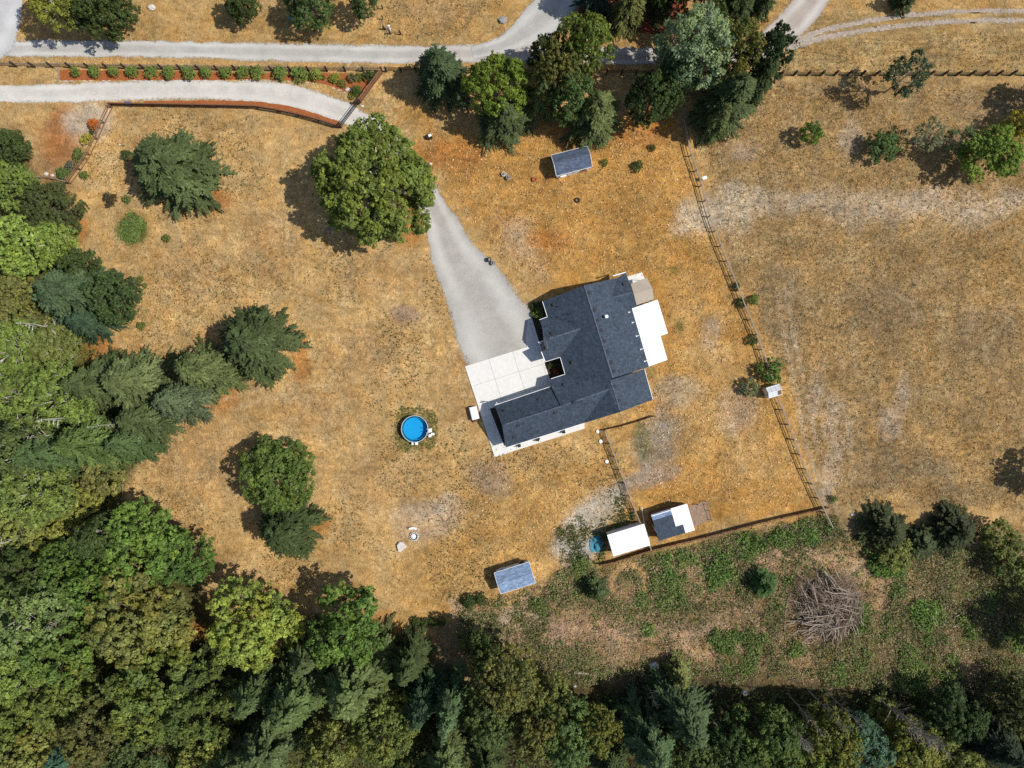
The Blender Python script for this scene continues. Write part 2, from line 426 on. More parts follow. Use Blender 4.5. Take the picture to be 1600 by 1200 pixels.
nt.links.new(fr.outputs[0], ms.inputs[0]); nt.links.new(tr.outputs[0], ms.inputs[1]); nt.links.new(gl.outputs[0], ms.inputs[2]); nt.links.new(ms.outputs[0], out.inputs[0])
bn = N(nt, 'ShaderNodeBump', Strength=0.15, Distance=0.05); nt.links.new(noise(nt, objco(nt), 2.5, 2, 0.5), bn.inputs['Height']); nt.links.new(bn.outputs[0], gl.inputs['Normal']); M['water'] = m
m, nt, b = newmat('greenhouse_film'); b.inputs['Base Color'].default_value = (0.75, 0.77, 0.80, 1); b.inputs['Roughness'].default_value = 0.4
b.inputs['Alpha'].default_value = 0.72; M['film'] = m

# ------------------------------------------------------------------ the ground
fx = np.concatenate([-np.geomspace(2500, 92, 14), np.arange(-90, 90.01, 0.45), np.geomspace(92, 2500, 14)])
fy = np.concatenate([-np.geomspace(2500, 72, 14), np.arange(-70, 70.01, 0.45), np.geomspace(72, 2500, 14)])
GX, GY = np.meshgrid(fx, fy, indexing='ij'); gx = GX.ravel(); gy = GY.ravel()
qx = 800+gx/SC; qy = 600-gy/SC              # map units
wx = (fbm(gx, gy, 9, 1)-0.5)*70; wy = (fbm(gx, gy, 9, 2)-0.5)*70
col = np.tile(np.array([0.535, 0.352, 0.152]), (len(gx), 1)); mask = np.zeros((len(gx), 3))
fine_n = fbm(gx, gy, 2.2, 5, 3)
def layer(poly, c, feather=40, strength=1.0, warp=1.0, g=None, pale=None, streak=None):
    d = polydist(qx+wx*warp, qy+wy*warp, poly)
    a = smooth(0.5+d/feather+(fine_n-0.5)*0.5)*strength
    global col
    if c is not None: col = col*(1-a[:, None])+np.array(c)*a[:, None]
    for i, q in enumerate((g, pale, streak)):
        if q is not None: mask[:, i] = mask[:, i]*(1-a)+q*a
def spot(px, py, rx, ry, c, ang=0, strength=1.0, g=None, pale=None):
    ca, sa = math.cos(R(ang)), math.sin(R(ang)); n = 14
    poly = [(px+rx*math.cos(2*PI*i/n)*ca-ry*math.sin(2*PI*i/n)*sa, py+rx*math.cos(2*PI*i/n)*sa+ry*math.sin(2*PI*i/n)*ca) for i in range(n)]
    layer(poly, c, feather=max(8, min(rx, ry)*0.9), strength=strength, warp=0.25, g=g, pale=pale)
F = 30000
def lane(pts, width, c, strength=.6, wob=6):
    d = np.full(qx.shape, 1e9); X_ = qx+wx*.1; Y_ = qy+wy*.1
    for (x0, y0), (x1, y1) in zip(pts[:-1], pts[1:]):
        dx, dy = x1-x0, y1-y0; t = np.clip(((X_-x0)*dx+(Y_-y0)*dy)/(dx*dx+dy*dy), 0, 1); d = np.minimum(d, np.hypot(X_-x0-t*dx, Y_-y0-t*dy))
    global col
    a = smooth(1.3-d/width+(fine_n-.5)*1.2)*strength*np.clip((fbm(gx, gy, 6, 61)-.3)*3.5, 0, 1); col = col*(1-a[:, None])+np.array(c)*a[:, None]
layer([(-F, -F), (F, -F), (F, 110), (-F, 100)], (0.47, 0.30, 0.12))
layer([(1070, 120), (F, 116), (F, 820), (1300, 800), (1200, 560), (1110, 330)], (0.36, 0.238, 0.108), 30, g=0.23)
layer([(1210, 20), (F, 0), (F, 115), (1210, 115)], (0.42, 0.285, 0.125), 16, streak=0.8, warp=0.3)
layer([(640, 170), (760, 190), (1050, 180), (1100, 320), (1290, 790), (1010, 860), (960, 690), (1010, 560), (870, 470), (780, 410), (700, 320)], (0.49, 0.275, 0.085), 60)
layer([(1060, 460), (1110, 480), (1230, 740), (1180, 760), (1070, 700)], (0.55, 0.35, 0.14), 60, strength=0.7, pale=0.08)
layer([(840, 430), (830, 350), (770, 330), (780, 400)], (0.50, 0.34, 0.19), 50)
layer([(700, 740), (960, 690), (1000, 870), (850, 900), (700, 960), (600, 1000), (640, 860)], (0.49, 0.292, 0.098), 90, strength=0.8)
layer([(1060, 300), (1300, 305), (F, 300), (F, 350), (1300, 345), (1065, 355)], (0.50, 0.38, 0.25), 30, pale=0.22, g=0.10)
layer([(1070, 300), (1130, 290), (1190, 305), (1170, 355), (1070, 355)], (0.52, 0.42, 0.29), 40, strength=.8, pale=0.24, warp=1.0)
# bottom-right scrub
layer([(690, 960), (780, 930), (930, 885), (1100, 845), (1300, 800), (1400, 830), (F, 800), (F, F), (500, F), (600, 1080)], (0.30, 0.21, 0.105), 30, g=0.31)
layer([(1300, 900), (1600, 880), (F, 900), (F, F), (1250, 1200)], None, 80, g=0.48)
layer([(740, 985), (860, 965), (1160, 965), (1170, 1000), (900, 1005), (850, 1080), (790, 1040)], (0.42, 0.28, 0.175), 40, g=0.16)
layer([(1290, 835), (1370, 850), (1400, 900), (1380, 970), (1340, 940), (1250, 860)], (0.47, 0.31, 0.18), 30, g=0.06)
layer([(700, 930), (760, 940), (840, 925), (860, 965), (740, 975)], (0.47, 0.36, 0.25), 20, pale=0.15, g=0.22)
layer([(930, 870), (1010, 862), (1310, 800), (1310, 850), (1160, 880), (960, 910)], None, 24, g=0.55, warp=.4)
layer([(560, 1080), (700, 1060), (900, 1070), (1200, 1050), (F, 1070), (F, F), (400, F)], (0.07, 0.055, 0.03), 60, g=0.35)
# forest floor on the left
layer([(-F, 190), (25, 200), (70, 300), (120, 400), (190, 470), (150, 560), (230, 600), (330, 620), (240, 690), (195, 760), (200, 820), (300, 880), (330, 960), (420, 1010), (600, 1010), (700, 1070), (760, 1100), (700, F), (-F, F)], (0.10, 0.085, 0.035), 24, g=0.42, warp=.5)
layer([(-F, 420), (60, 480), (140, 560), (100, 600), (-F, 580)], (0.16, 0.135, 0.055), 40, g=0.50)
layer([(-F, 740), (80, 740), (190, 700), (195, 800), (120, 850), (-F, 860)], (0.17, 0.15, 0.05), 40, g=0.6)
# rusty needle litter beside the trees
for px, py, rx, ry in ((470, 560, 16, 42), (350, 620, 22, 20), (335, 315, 30, 22), (300, 985, 24, 18), (600, 985, 26, 26), (150, 550, 34, 20), (640, 345, 26, 40), (110, 365, 22, 16), (700, 240, 60, 26), (490, 820, 28, 20), (120, 360, 20, 20), (880, 190, 50, 20), (860, 375, 40, 16), (1000, 200, 60, 30)):
    spot(px, py, rx, ry, (0.46, 0.20, 0.055), strength=0.75)
spot(95, 215, 34, 52, (0.42, 0.185, 0.075), 10, 0.85); spot(108, 190, 26, 34, None, 0, 1, pale=0.2)
spot(140, 190, 40, 26, (0.52, 0.44, 0.34), 0, 0.8, pale=0.2)
spot(70, 290, 50, 40, (0.40, 0.25, 0.12), 0, 0.6)
# pool ring, weeds, bare and grey places
spot(654, 676, 30, 30, (0.16, 0.14, 0.05), 0, 0.8, g=0.30); spot(207, 358, 25, 22, (0.10, 0.14, 0.03), -20, 1, g=0.65)
spot(1025, 690, 38, 50, (0.30, 0.26, 0.20), 30, 0.8, g=0.20); spot(1000, 690, 18, 34, None, -10, 1, g=0.5); spot(1055, 610, 40, 26, (0.36, 0.30, 0.21), 0, 0.7, g=0.22)
spot(1020, 745, 50, 14, (0.34, 0.26, 0.20), -15, 0.8); spot(860, 790, 60, 24, None, -20, 1, g=0.22)
spot(765, 745, 34, 26, (0.34, 0.26, 0.20), 20, 0.6); spot(630, 492, 24, 16, (0.30, 0.22, 0.18), 10, 0.7)
spot(660, 815, 50, 30, (0.52, 0.40, 0.29), 0, 0.6); spot(700, 790, 20, 20, (0.5, 0.42, 0.34), 0, 0.5)
spot(930, 800, 62, 26, (0.46, 0.41, 0.33), -35, 1, g=0.30, pale=0.16); spot(905, 850, 32, 34, (0.50, 0.46, 0.40), 0, 1, g=0.26, pale=0.22)
spot(830, 490, 16, 22, None, 0, 1, g=0.45); spot(950, 408, 20, 30, None, 0, 1, g=0.36); spot(1055, 425, 14, 10, None, 0, 1, g=0.5); spot(1060, 505, 9, 12, None, 0, 1, g=0.55)
spot(1015, 580, 12, 16, None, 0, 1, g=0.45); spot(920, 445, 60, 12, None, -18, 1, g=0.3)
for px, py, rx, ry in ((1300, 650, 14, 40), (1410, 625, 12, 50), (1275, 600, 14, 60), (1300, 730, 14, 60), (1390, 660, 20, 26), (1160, 235, 26, 16), (1450, 305, 40, 12), (1320, 330, 30, 10), (1150, 640, 30, 40), (1110, 520, 16, 26), (1330, 215, 20, 26)):
    spot(px, py, rx, ry, (0.47, 0.35, 0.235), 8, 0.75, pale=0.1)
for px, py, rx, ry in ((1560, 420, 60, 50), (1500, 690, 60, 30), (1420, 780, 60, 18), (1290, 560, 30, 30)):
    spot(px, py, rx, ry, (0.42, 0.26, 0.10), 0, 0.7)
for px, py, rx, ry in ((1390, 480, 70, 50), (1400, 730, 90, 30), (1540, 520, 60, 40), (1220, 480, 40, 60), (1550, 160, 60, 30), (1480, 780, 60, 20)):
    spot(px, py, rx, ry, (0.26, 0.185, 0.105), 0, 0.6, g=0.24)
for px, py, rx, ry in ((600, 430, 70, 40), (560, 560, 60, 40), (500, 640, 80, 40), (430, 380, 50, 60), (320, 720, 80, 60), (590, 760, 60, 50), (730, 600, 30, 60), (680, 20, 60, 25), (290, 420, 60, 50)):
    spot(px, py, rx, ry, (0.45, 0.285, 0.13), 0, 0.6, g=0.12)
for off in (0, 15):
    lane([(1205+off, 400), (1222+off, 500), (1240+off, 600), (1262+off, 700), (1296+off, 800)], 4, (.47, .36, .235), .75)
    lane([(1290+off*1.6, 560), (1300+off*1.6, 660), (1312+off*1.6, 760)], 5, (.45, .345, .225), .6)
for k in range(7): lane([(1330+k*34, 360+k*5), (1334+k*34, 520), (1342+k*33, 700)], 5, (.20, .145, .08) if k % 2 else (.42, .30, .16), .45)
for k in range(6): lane([(1330, 700+k*15), (1450, 706+k*14), (1600, 700+k*15)], 3.5, (.42, .29, .13) if k % 2 else (.22, .16, .085), .5)
for k in range(5):
    lane([(230+k*7, 700-k*9), (330+k*5, 655-k*10), (430, 632-k*11), (540, 640-k*12)], 3, (.56, .41, .235) if k % 2 else (.38, .25, .115), .5)
    lane([(330+k*8, 455-k*3), (460, 470-k*9), (540+k*8, 505-k*8), (590+k*10, 560)], 3, (.55, .40, .22) if k % 2 else (.39, .26, .12), .4)
    lane([(1085+k*13, 520), (1120+k*13, 620), (1150+k*13, 740)], 4, (.55, .38, .19) if k % 2 else (.36, .21, .075), .4)
lane([(650, 905), (770, 780), (930, 700)], 5, (.37, .26, .13), .35); lane([(1030, 640), (1040, 700), (1000, 745), (975, 765)], 8, (.33, .27, .21), .8)
lane([(950, 410), (963, 440)], 4, (.2, .17, .06), .8); lane([(840, 430), (955, 400), (1060, 370)], 6, (.30, .21, .09), .35)
spot(1500, 990, 60, 60, None, 0, 1, g=0.5); spot(1480, 1020, 10, 40, (0.38, 0.24, 0.15), 10, 0.8, g=0.0)
layer([(983+31*math.cos(a), 910+31*math.sin(a)) for a in np.linspace(2.6, 6.9, 14)]+[(983+23*math.cos(a), 910+23*math.sin(a)) for a in np.linspace(6.9, 2.6, 14)], (0.50, 0.34, 0.15), 5, warp=0, g=0)
for px, py, rx, ry in ((1170, 880, 40, 14), (1240, 870, 40, 18), (1130, 945, 50, 16), (1340, 900, 20, 40), (1560, 880, 30, 14), (1540, 1040, 16, 12), (1080, 1020, 40, 10), (870, 1040, 24, 30), (1520, 1050, 20, 14)):
    spot(px, py, rx, ry, (0.46, 0.31, 0.18), 10, 0.9, g=0.05)
spot(1300, 1020, 30, 14, (0.40, 0.22, 0.08), -20, 0.7, g=0.1); spot(1290, 950, 66, 60, (0.13, 0.09, 0.06), 0, 0.9, g=0.1)
gz = (fbm(gx, gy, 30, 9)-0.5)*0.0
nx, ny = len(fx), len(fy)
ii = np.arange(nx*ny).reshape(nx, ny)
Q = np.stack([ii[:-1, :-1].ravel(), ii[1:, :-1].ravel(), ii[1:, 1:].ravel(), ii[:-1, 1:].ravel()], 1)
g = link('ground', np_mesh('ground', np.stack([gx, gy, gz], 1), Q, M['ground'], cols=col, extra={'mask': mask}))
tag(g, kind='structure')

# ------------------------------------------------------------------ roads and tracks
def catmull(pts, step=0.6):
    """pts rows: px, py, width..., returned in metres"""
    A = [np.array(p, float) for p in pts]; A = [2*A[0]-A[1]]+A+[2*A[-1]-A[-2]]
    out = []
    for i in range(1, len(A)-2):
        p0, p1, p2, p3 = A[i-1:i+3]
        n = max(2, int(np.hypot(*(p2-p1)[:2])*SC/step))
        for k in range(n):
            t = k/n
            out.append(0.5*((2*p1)+(-p0+p2)*t+(2*p0-5*p1+4*p2-p3)*t*t+(-p0+3*p1-3*p2+p3)*t**3))
    out.append(A[-2]); return np.array(out)
def road_strip(name, pts, z, cfun, mat=None, soft=0.55, endsoft=True):
    c = catmull(pts); x = (c[:, 0]-800)*SC; y = (600-c[:, 1])*SC; wd = c[:, 2]*SC
    tx = np.gradient(x); ty = np.gradient(y); l = np.hypot(tx, ty); nx_, ny_ = -ty/l, tx/l
    us = np.array([-1, -0.8, -0.5, 0, 0.5, 0.8, 1.0]); V = []; E = []; X = []; K = []
    for u in us:
        off = u*(wd/2+soft*0.5)+(fbm(x, y, 2.2, int(40+u*10), 3)-0.5)*0.9*abs(u)
        V.append(np.stack([x+nx_*off, y+ny_*off, np.full_like(x, z)], 1))
        e = np.clip((1-abs(u))*(wd/2)/soft, 0, 1) if abs(u) < 1 else np.zeros_like(x)
        e = np.array(e)
        if endsoft: e[0] = 0; e[-1] = 0
        E.append(e); X.append(np.full_like(x, (u+1)/2)); K.append(np.array([cfun(p[0], p[1], u) for p in c]))
    m_, k_ = len(us), len(x); V = np.concatenate(V); idx = np.arange(m_*k_).reshape(m_, k_)
    Q = np.stack([idx[:-1, :-1].ravel(), idx[:-1, 1:].ravel(), idx[1:, 1:].ravel(), idx[1:, :-1].ravel()], 1)
    # keep faces pointing up
    me = np_mesh(name, V, Q[:, ::-1], mat or M['gravel'], cols=np.concatenate(K), extra={'edge': np.concatenate(E), 'across': np.concatenate(X)})
    o = link(name, me); tag(o, kind='structure'); return o
def rc(px, py, u):
    t = min(1, max(0, (px-560)/400)); a = np.array([0.42, 0.398, 0.362]); b_ = np.array([0.39, 0.33, 0.285])
    return a*(1-t)+b_*t
road_strip('road', [(-260, 76, 26), (-100, 76, 26), (150, 76, 26), (300, 78, 26), (450, 82, 28), (600, 85, 28), (720, 84, 27), (850, 84, 28), (1000, 88, 26), (1100, 84, 26), (1180, 78, 32), (1225, 48, 46), (1262, 10, 46), (1310, -60, 44), (1400, -160, 40)], 0.008, rc)
def brc(px, py, u): return np.array([0.40, 0.38, 0.355])
road_strip('side_road', [(735, 84, 20), (790, 68, 30), (838, 38, 58), (872, 0, 62), (905, -50, 56), (950, -130, 50)], 0.012, brc)
road_strip('side_road', [(1, -140, 60), (3, -60, 58), (2, 10, 66), (-12, 40, 90), (-40, 72, 90)], 0.012, lambda px, py, u: np.array([0.47, 0.46, 0.455]))
for dy in (-7, 8):
    road_strip('farm_track', [(1225, 76+dy*0.3, 10), (1290, 52+dy*.8, 9), (1380, 36+dy, 8), (1480, 26+dy, 8), (1600, 24+dy, 8), (1760, 30+dy, 8)], 0.016+0.0005*dy*0+(0.004 if dy > 0 else 0), lambda px, py, u: np.array([0.38, 0.31, 0.25]), soft=0.5)
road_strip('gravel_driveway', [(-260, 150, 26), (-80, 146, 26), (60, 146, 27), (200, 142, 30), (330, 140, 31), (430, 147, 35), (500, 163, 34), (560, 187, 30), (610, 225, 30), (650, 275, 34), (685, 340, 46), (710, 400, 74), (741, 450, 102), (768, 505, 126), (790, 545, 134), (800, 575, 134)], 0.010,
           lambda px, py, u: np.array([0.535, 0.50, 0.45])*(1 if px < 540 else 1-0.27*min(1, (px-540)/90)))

# beds of bark
def sheet(name, poly, z, mat, parent=None, th=None):
    mb = MB(); mb.prism([tuple(P(*p)[:2]) for p in poly], z-(th or 0.05), z, 0)
    o = mb.build(name, mat, parent); 
    if parent is None: tag(o, kind='structure')
    return o
def wiggly(poly, amp=0.25, step=0.7, seed=0):
    rr = random.Random(seed); out = []
    for i in range(len(poly)):
        a = poly[i]; b_ = poly[(i+1) % len(poly)]; n = max(1, int(math.dist(a, b_)*SC/step))
        for k in range(n):
            t = k/n; out.append((a[0]+(b_[0]-a[0])*t+rr.uniform(-amp, amp)/SC, a[1]+(b_[1]-a[1])*t+rr.uniform(-amp, amp)/SC))
    return out
sheet('bark_bed', wiggly([(93, 109), (200, 110), (400, 114), (500, 114), (594, 117), (580, 135), (562, 156), (545, 146), (520, 135), (480, 127), (420, 124), (300, 125), (93, 126)], 0.08), 0.03, M['mulch'])
sheet('bark_bed', wiggly([(225, 158), (320, 157), (400, 158), (450, 165), (495, 178), (530, 190), (528, 196), (480, 184), (440, 175), (400, 168), (300, 166), (225, 166)], 0.08), 0.03, M['mulch'])
sheet('bark_bed', wiggly([(909, -30), (903, 30), (925, 42), (975, 50), (1030, 52), (1050, 48), (1070, 20), (1080, -30)], 0.12), 0.03, M['mulch_red'])

# ------------------------------------------------------------------ fences
def unit_box(name, size, mat, jit=0.0, org='base'):
    mb = MB(); hx, hy, hz = size
    mb.box(Vector((0, 0, hz/2 if org == 'base' else 0)), (hx, hy, hz)); me = mb.mesh(name, mat); return me
FM = {}
def fence(label, pts, spacing=2.4, post=(0.15, 1.35), rails=(0.45, 0.85, 1.25), rail_h=0.14, rail_t=0.05, pm='wood_grey', rm='wood_grey', cap=0.0, name='rail_fence', group=None, rail_name='rail', skip=()):
    P3 = [P(*p) for p in pts]
    # resample posts
    segs = [(P3[i], P3[i+1]) for i in range(len(P3)-1)]
    L = [0]; 
    for a, b_ in segs: L.append(L[-1]+(b_-a).length)
    n = max(1, round(L[-1]/spacing)); posts = []
    for k in range(n+1):
        d = L[-1]*k/n
        for i, (a, b_) in enumerate(segs):
            if d <= L[i+1]+1e-6: posts.append(a+(b_-a)*((d-L[i])/max(1e-6, L[i+1]-L[i]))); break
    t = thing(name, posts[0], label, 'fence', group); rr = random.Random(len(pts)*7+int(pts[0][0]))
    kp = ('p', post, pm); 
    if kp not in FM:
        mb = MB(); mb.box(Vector((0, 0, post[1]/2-0.05)), (post[0], post[0], post[1]+0.1)); mb.box(Vector((0, 0, post[1]+0.02)), (post[0]*1.15, post[0]*1.15, 0.04)); FM[kp] = mb.mesh('post', M[pm])
    kr = ('r', rail_h, rail_t, rm)
    if kr not in FM:
        mb = MB(); mb.box(Vector((0.5, 0, 0)), (1, rail_t, rail_h)); FM[kr] = mb.mesh('rail', M[rm])
    kc = ('c', cap, rm)
    if cap and kc not in FM:
        mb = MB(); mb.box(Vector((0.5, 0, 0)), (1, cap, 0.045)); FM[kc] = mb.mesh('top_rail', M[rm])
    for k, p in enumerate(posts):
        o = link('post', FM[kp], t); o.location = p-posts[0]; d = posts[min(k+1, n)]-posts[max(k-1, 0)]
        o.rotation_euler = (rr.gauss(0, 0.02), rr.gauss(0, 0.02), math.atan2(d.y, d.x)); o.scale = (1, 1, rr.uniform(0.95, 1.04))
    for k in range(n):
        if k in skip: continue
        a, b_ = posts[k], posts[k+1]; d = b_-a; ang = math.atan2(d.y, d.x); nrm = Vector((-math.sin(ang), math.cos(ang), 0))
        for z in rails:
            o = link(rail_name, FM[kr], t)
            z0 = z+rr.gauss(0, 0.015); o.location = a-posts[0]+nrm*(post[0]/2+rail_t/2+0.003)+Vector((0, 0, z0))
            o.rotation_euler = (0, math.atan2(-(rr.gauss(0, 0.02)), d.length), ang); o.scale = (d.length-0.01, 1, 1)
        if cap:
            o = link('top_rail', FM[kc], t); o.location = a-posts[0]+Vector((0, 0, post[1]+0.065)); o.rotation_euler = (0, 0, ang); o.scale = (d.length-0.01, 1, 1)
    return t
fence('long dark post and rail fence between the road and the rust bark bed', [(-2, 104), (100, 106), (300, 109), (450, 111), (597, 112)], 2.86, (0.22, 1.6), (0.35, 0.75, 1.15), 0.13, 0.05, 'wood_dark', 'wood_grey')
fence('dark post and rail fence running behind the tree groups along the road', [(604, 112), (800, 115), (1062, 117)], 2.25, (0.22, 1.6), (0.35, 0.75, 1.15), 0.13, 0.05, 'wood_dark', 'wood_brown')
fence('black post fence with low rails across the mown field at upper right', [(1070, 117), (1216, 118), (1400, 118), (1620, 118)], 2.15, (0.26, 1.6), (0.4, 0.8), 0.10, 0.04, 'wood_dark', 'wood_dark')
fence('curving brown board fence along the lower edge of the gravel driveway', [(175, 166), (300, 168), (400, 170), (450, 178), (490, 188), (529, 200)], 3.3, (0.16, 1.3), (0.30, 0.58, 0.86, 1.14), 0.22, 0.05, 'wood_brown', 'wood_brown', cap=0.16)
fence('brown two rail fence stepping down beside the red dirt patch', [(176, 168), (158, 205), (148, 232), (133, 257), (111, 287)], 3.0, (0.16, 1.3), (0.25, 1.1), 0.15, 0.07, 'wood_brown', 'wood_red', cap=0.14)
fence('short grey fence end with two posts near the left forest', [(66, 279), (86, 281), (108, 287)], 2.2, (0.14, 1.1), (0.5, 0.95), 0.12, 0.05, 'wood_grey', 'wood_grey')
fence('reddish brown fence panel between the road fence and the metal gate', [(597, 115), (585, 131), (573, 147), (564, 160)], 1.9, (0.18, 1.4), (0.3, 0.75, 1.15), 0.2, 0.06, 'wood_brown', 'wood_red', cap=0.16)
fence('long weathered grey fence dividing the golden yard from the brown field', [(1063, 172), (1068, 205), (1076, 240), (1090, 280), (1098, 310), (1108, 345), (1125, 390), (1142, 432), (1160, 478), (1178, 520), (1195, 570), (1208, 612), (1225, 655), (1250, 722), (1278, 785), (1296, 822)], 2.5, (0.15, 1.25), (0.45, 1.05), 0.11, 0.04, 'wood_grey', 'wood_grey', cap=0.15)
fence('low brown board fence along the green scrub below the two white roofs', [(936, 881), (960, 876), (1015, 858), (1100, 838), (1200, 812), (1290, 792)], 2.4, (0.14, 1.15), (0.15, 0.40, 0.65, 0.90), 0.22, 0.03, 'wood_brown', 'wood_brown', cap=0.12, name='board_fence', rail_name='board')
fence('short solid brown fence just below the house corner', [(944, 672), (980, 664), (1022, 650)], 2.4, (0.12, 1.0), (0.15, 0.38, 0.61, 0.84), 0.21, 0.03, 'wood_brown', 'wood_brown', name='board_fence', rail_name='board')
fence('open rail fence of the pen from the white well lids to the carport', [(944, 672), (960, 715), (975, 755), (990, 795), (1005, 832), (1015, 856)], 2.3, (0.13, 1.3), (0.3, 0.6, 0.9, 1.2), 0.09, 0.04, 'wood_grey', 'wood_grey', cap=0.12)
fence('broken short dark fence corner on the grass north of the road', [(598, 14), (599, 38), (601, 53), (626, 54)], 1.8, (0.16, 1.1), (0.4, 0.9), 0.08, 0.04, 'wood_dark', 'wood_grey', skip=(0,))
fence('low grey wire fence with pale posts along the edge of the left woods', [(193, 712), (196, 740), (195, 775), (194, 800)], 2.2, (0.10, 1.0), (0.8,), 0.05, 0.03, 'wood_grey', 'twig')
# metal gate
gp0 = P(561, 162); gp1 = P(533, 199); t = thing('driveway_gate', gp0, 'black metal gate closed across the gravel driveway', 'gate')
d = gp1-gp0; u = d.normalized()
for nm, z in (('bottom_rail', 0.2), ('middle_rail', 0.7), ('top_rail', 1.3)):
    mb = MB(); mb.tube(gp0+Vector((0, 0, z)), gp1+Vector((0, 0, z)), 0.05); mb.build(nm, M['black_metal'], t)
for k in range(15):
    mb = MB(); p = gp0+d*((k+0.5)/15); mb.tube(p+Vector((0, 0, 0.2)), p+Vector((0, 0, 1.35)), 0.022, n=5); mb.build('bar', M['black_metal'], t)
for p in (gp0, gp1):
    mb = MB(); mb.box(p+Vector((0, 0, 0.85)), (0.28, 0.28, 1.7), math.atan2(d.y, d.x)); mb.box(p+Vector((0, 0, 1.73)), (0.34, 0.34, 0.06), math.atan2(d.y, d.x)); mb.build('gate_post', M['black_metal'], t)

# ------------------------------------------------------------------ the house
def Z(zx, zy, z=0.0): return P(720+zx/3.87, 410+zy/3.87, z)
def clip_convex(sub, cell):
    out = list(sub)
    n = len(cell)
    for i in range(n):
        a, b_ = cell[i], cell[(i+1) % n]; inp = out; out = []
        side = lambda p: (b_[0]-a[0])*(p[1]-a[1])-(b_[1]-a[1])*(p[0]-a[0])
        for k in range(len(inp)):
            p, q = inp[k-1], inp[k]; sp, sq = side(p), side(q)
            if (sp >= 0) != (sq >= 0):
                tt = sp/(sp-sq); out.append((p[0]+(q[0]-p[0])*tt, p[1]+(q[1]-p[1])*tt))
            if sq >= 0: out.append(q)
        if not out: return []
    return out
def slabs(name, poly, parent, ang, o, cw, ch, z0, z1, gap=0.03, mat='concrete'):
    """cut a paved outline into its cast slabs"""
    poly = [tuple(p[:2]) for p in poly]; ca, sa = math.cos(ang), math.sin(ang); made = 0
    loc = [((p[0]-o[0])*ca+(p[1]-o[1])*sa, -(p[0]-o[0])*sa+(p[1]-o[1])*ca) for p in poly]
    x0 = min(p[0] for p in loc); x1 = max(p[0] for p in loc); y0 = min(p[1] for p in loc); y1 = max(p[1] for p in loc)
    for i in range(math.floor(x0/cw), math.ceil(x1/cw)):
        for j in range(math.floor(y0/ch), math.ceil(y1/ch)):
            cell = [(i*cw+gap/2, j*ch+gap/2), ((i+1)*cw-gap/2, j*ch+gap/2), ((i+1)*cw-gap/2, (j+1)*ch-gap/2), (i*cw+gap/2, (j+1)*ch-gap/2)]
            c = clip_convex(loc, cell)
            if len(c) < 3: continue
            area = abs(sum(c[k-1][0]*c[k][1]-c[k][0]*c[k-1][1] for k in range(len(c))))/2
            if area < 0.15: continue
            w_ = [(o[0]+p[0]*ca-p[1]*sa, o[1]+p[0]*sa+p[1]*ca) for p in c]
            mb = MB(); mb.prism(w_, z0, z1+random.uniform(-0.004, 0.004)); mb.build(name, M[mat], parent); made += 1
    return made
apron_poly = [Z(25, 628), Z(130, 597), Z(400, 512), Z(395, 470), Z(405, 345), Z(430, 345), Z(460, 470), Z(520, 620), Z(560, 745), Z(700, 900), Z(300, 1100), Z(265, 1080), Z(178, 885), Z(545, 765), Z(545, 750), Z(180, 875), Z(255, 1105), Z(748, 976), Z(748, 1004), Z(205, 1177), Z(90, 800)]
apron = thing('concrete_apron', Z(300, 700), None, None); apron['kind'] = 'structure'
ap = [Z(25, 628), Z(400, 512), Z(393, 462), Z(405, 345), Z(432, 345), Z(470, 470), Z(540, 600), Z(620, 900), Z(300, 1000), Z(178, 882), Z(262, 1108), Z(270, 1118), Z(748, 976), Z(748, 1004), Z(205, 1177)]
ap = [Z(25, 628), Z(400, 512), Z(393, 462), Z(405, 345), Z(432, 345), Z(470, 470), Z(510, 600), Z(545, 705), Z(640, 860), Z(200, 990), Z(178, 882), Z(150, 890), Z(110, 905)]
BA = math.atan2(0.297, 0.955)
sl = [Z(25, 628), Z(400, 512), Z(393, 462), Z(405, 345), Z(432, 345), Z(470, 470), Z(512, 602), Z(545, 705), Z(560, 770), Z(176, 884), Z(116, 902)]
slabs('slab', sl, apron, BA, Z(25, 628), 3.9, 3.3, -0.05, 0.11)
slabs('slab', [Z(116, 903), Z(175, 885), Z(262, 1110), Z(600, 1010), Z(748, 965), Z(748, 1004), Z(205, 1177)], apron, BA, Z(25, 628), 3.9, 3.3, -0.05, 0.112)
mb = MB(); mb.prism([tuple(p[:2]) for p in [Z(30, 632), Z(400, 516), Z(470, 480), Z(540, 700), Z(740, 960), Z(745, 1000), Z(208, 1170)]], -0.06, 0.04); mb.build('joint_bed', M['joint'], apron)
sheet('planting_bed', [(720+175/3.87, 410+885/3.87), (720+212/3.87, 410+872/3.87), (720+285/3.87, 410+1090/3.87), (720+262/3.87, 410+1108/3.87)], 0.125, M['soil'], th=0.1)
sheet('courtyard_bed', [(720+505/3.87, 410+600/3.87), (720+610/3.87, 410+568/3.87), (720+640/3.87, 410+680/3.87), (720+540/3.87, 410+712/3.87)], 0.122, M['soil'], th=0.1)
sheet('side_bed', [(720+430/3.87, 410+250/3.87), (720+500/3.87, 410+230/3.87), (720+540/3.87, 410+480/3.87), (720+470/3.87, 410+478/3.87), (720+432/3.87, 410+345/3.87)], 0.05, M['soil'], th=0.1)
mb = MB(); mb.prism([tuple(Z(*q)[:2]) for q in ((995, 90), (1095, 60), (1112, 100), (1015, 135))], -0.05, 0.12); o = mb.build('patio_slab', M['concrete']); tag(o, kind='structure')

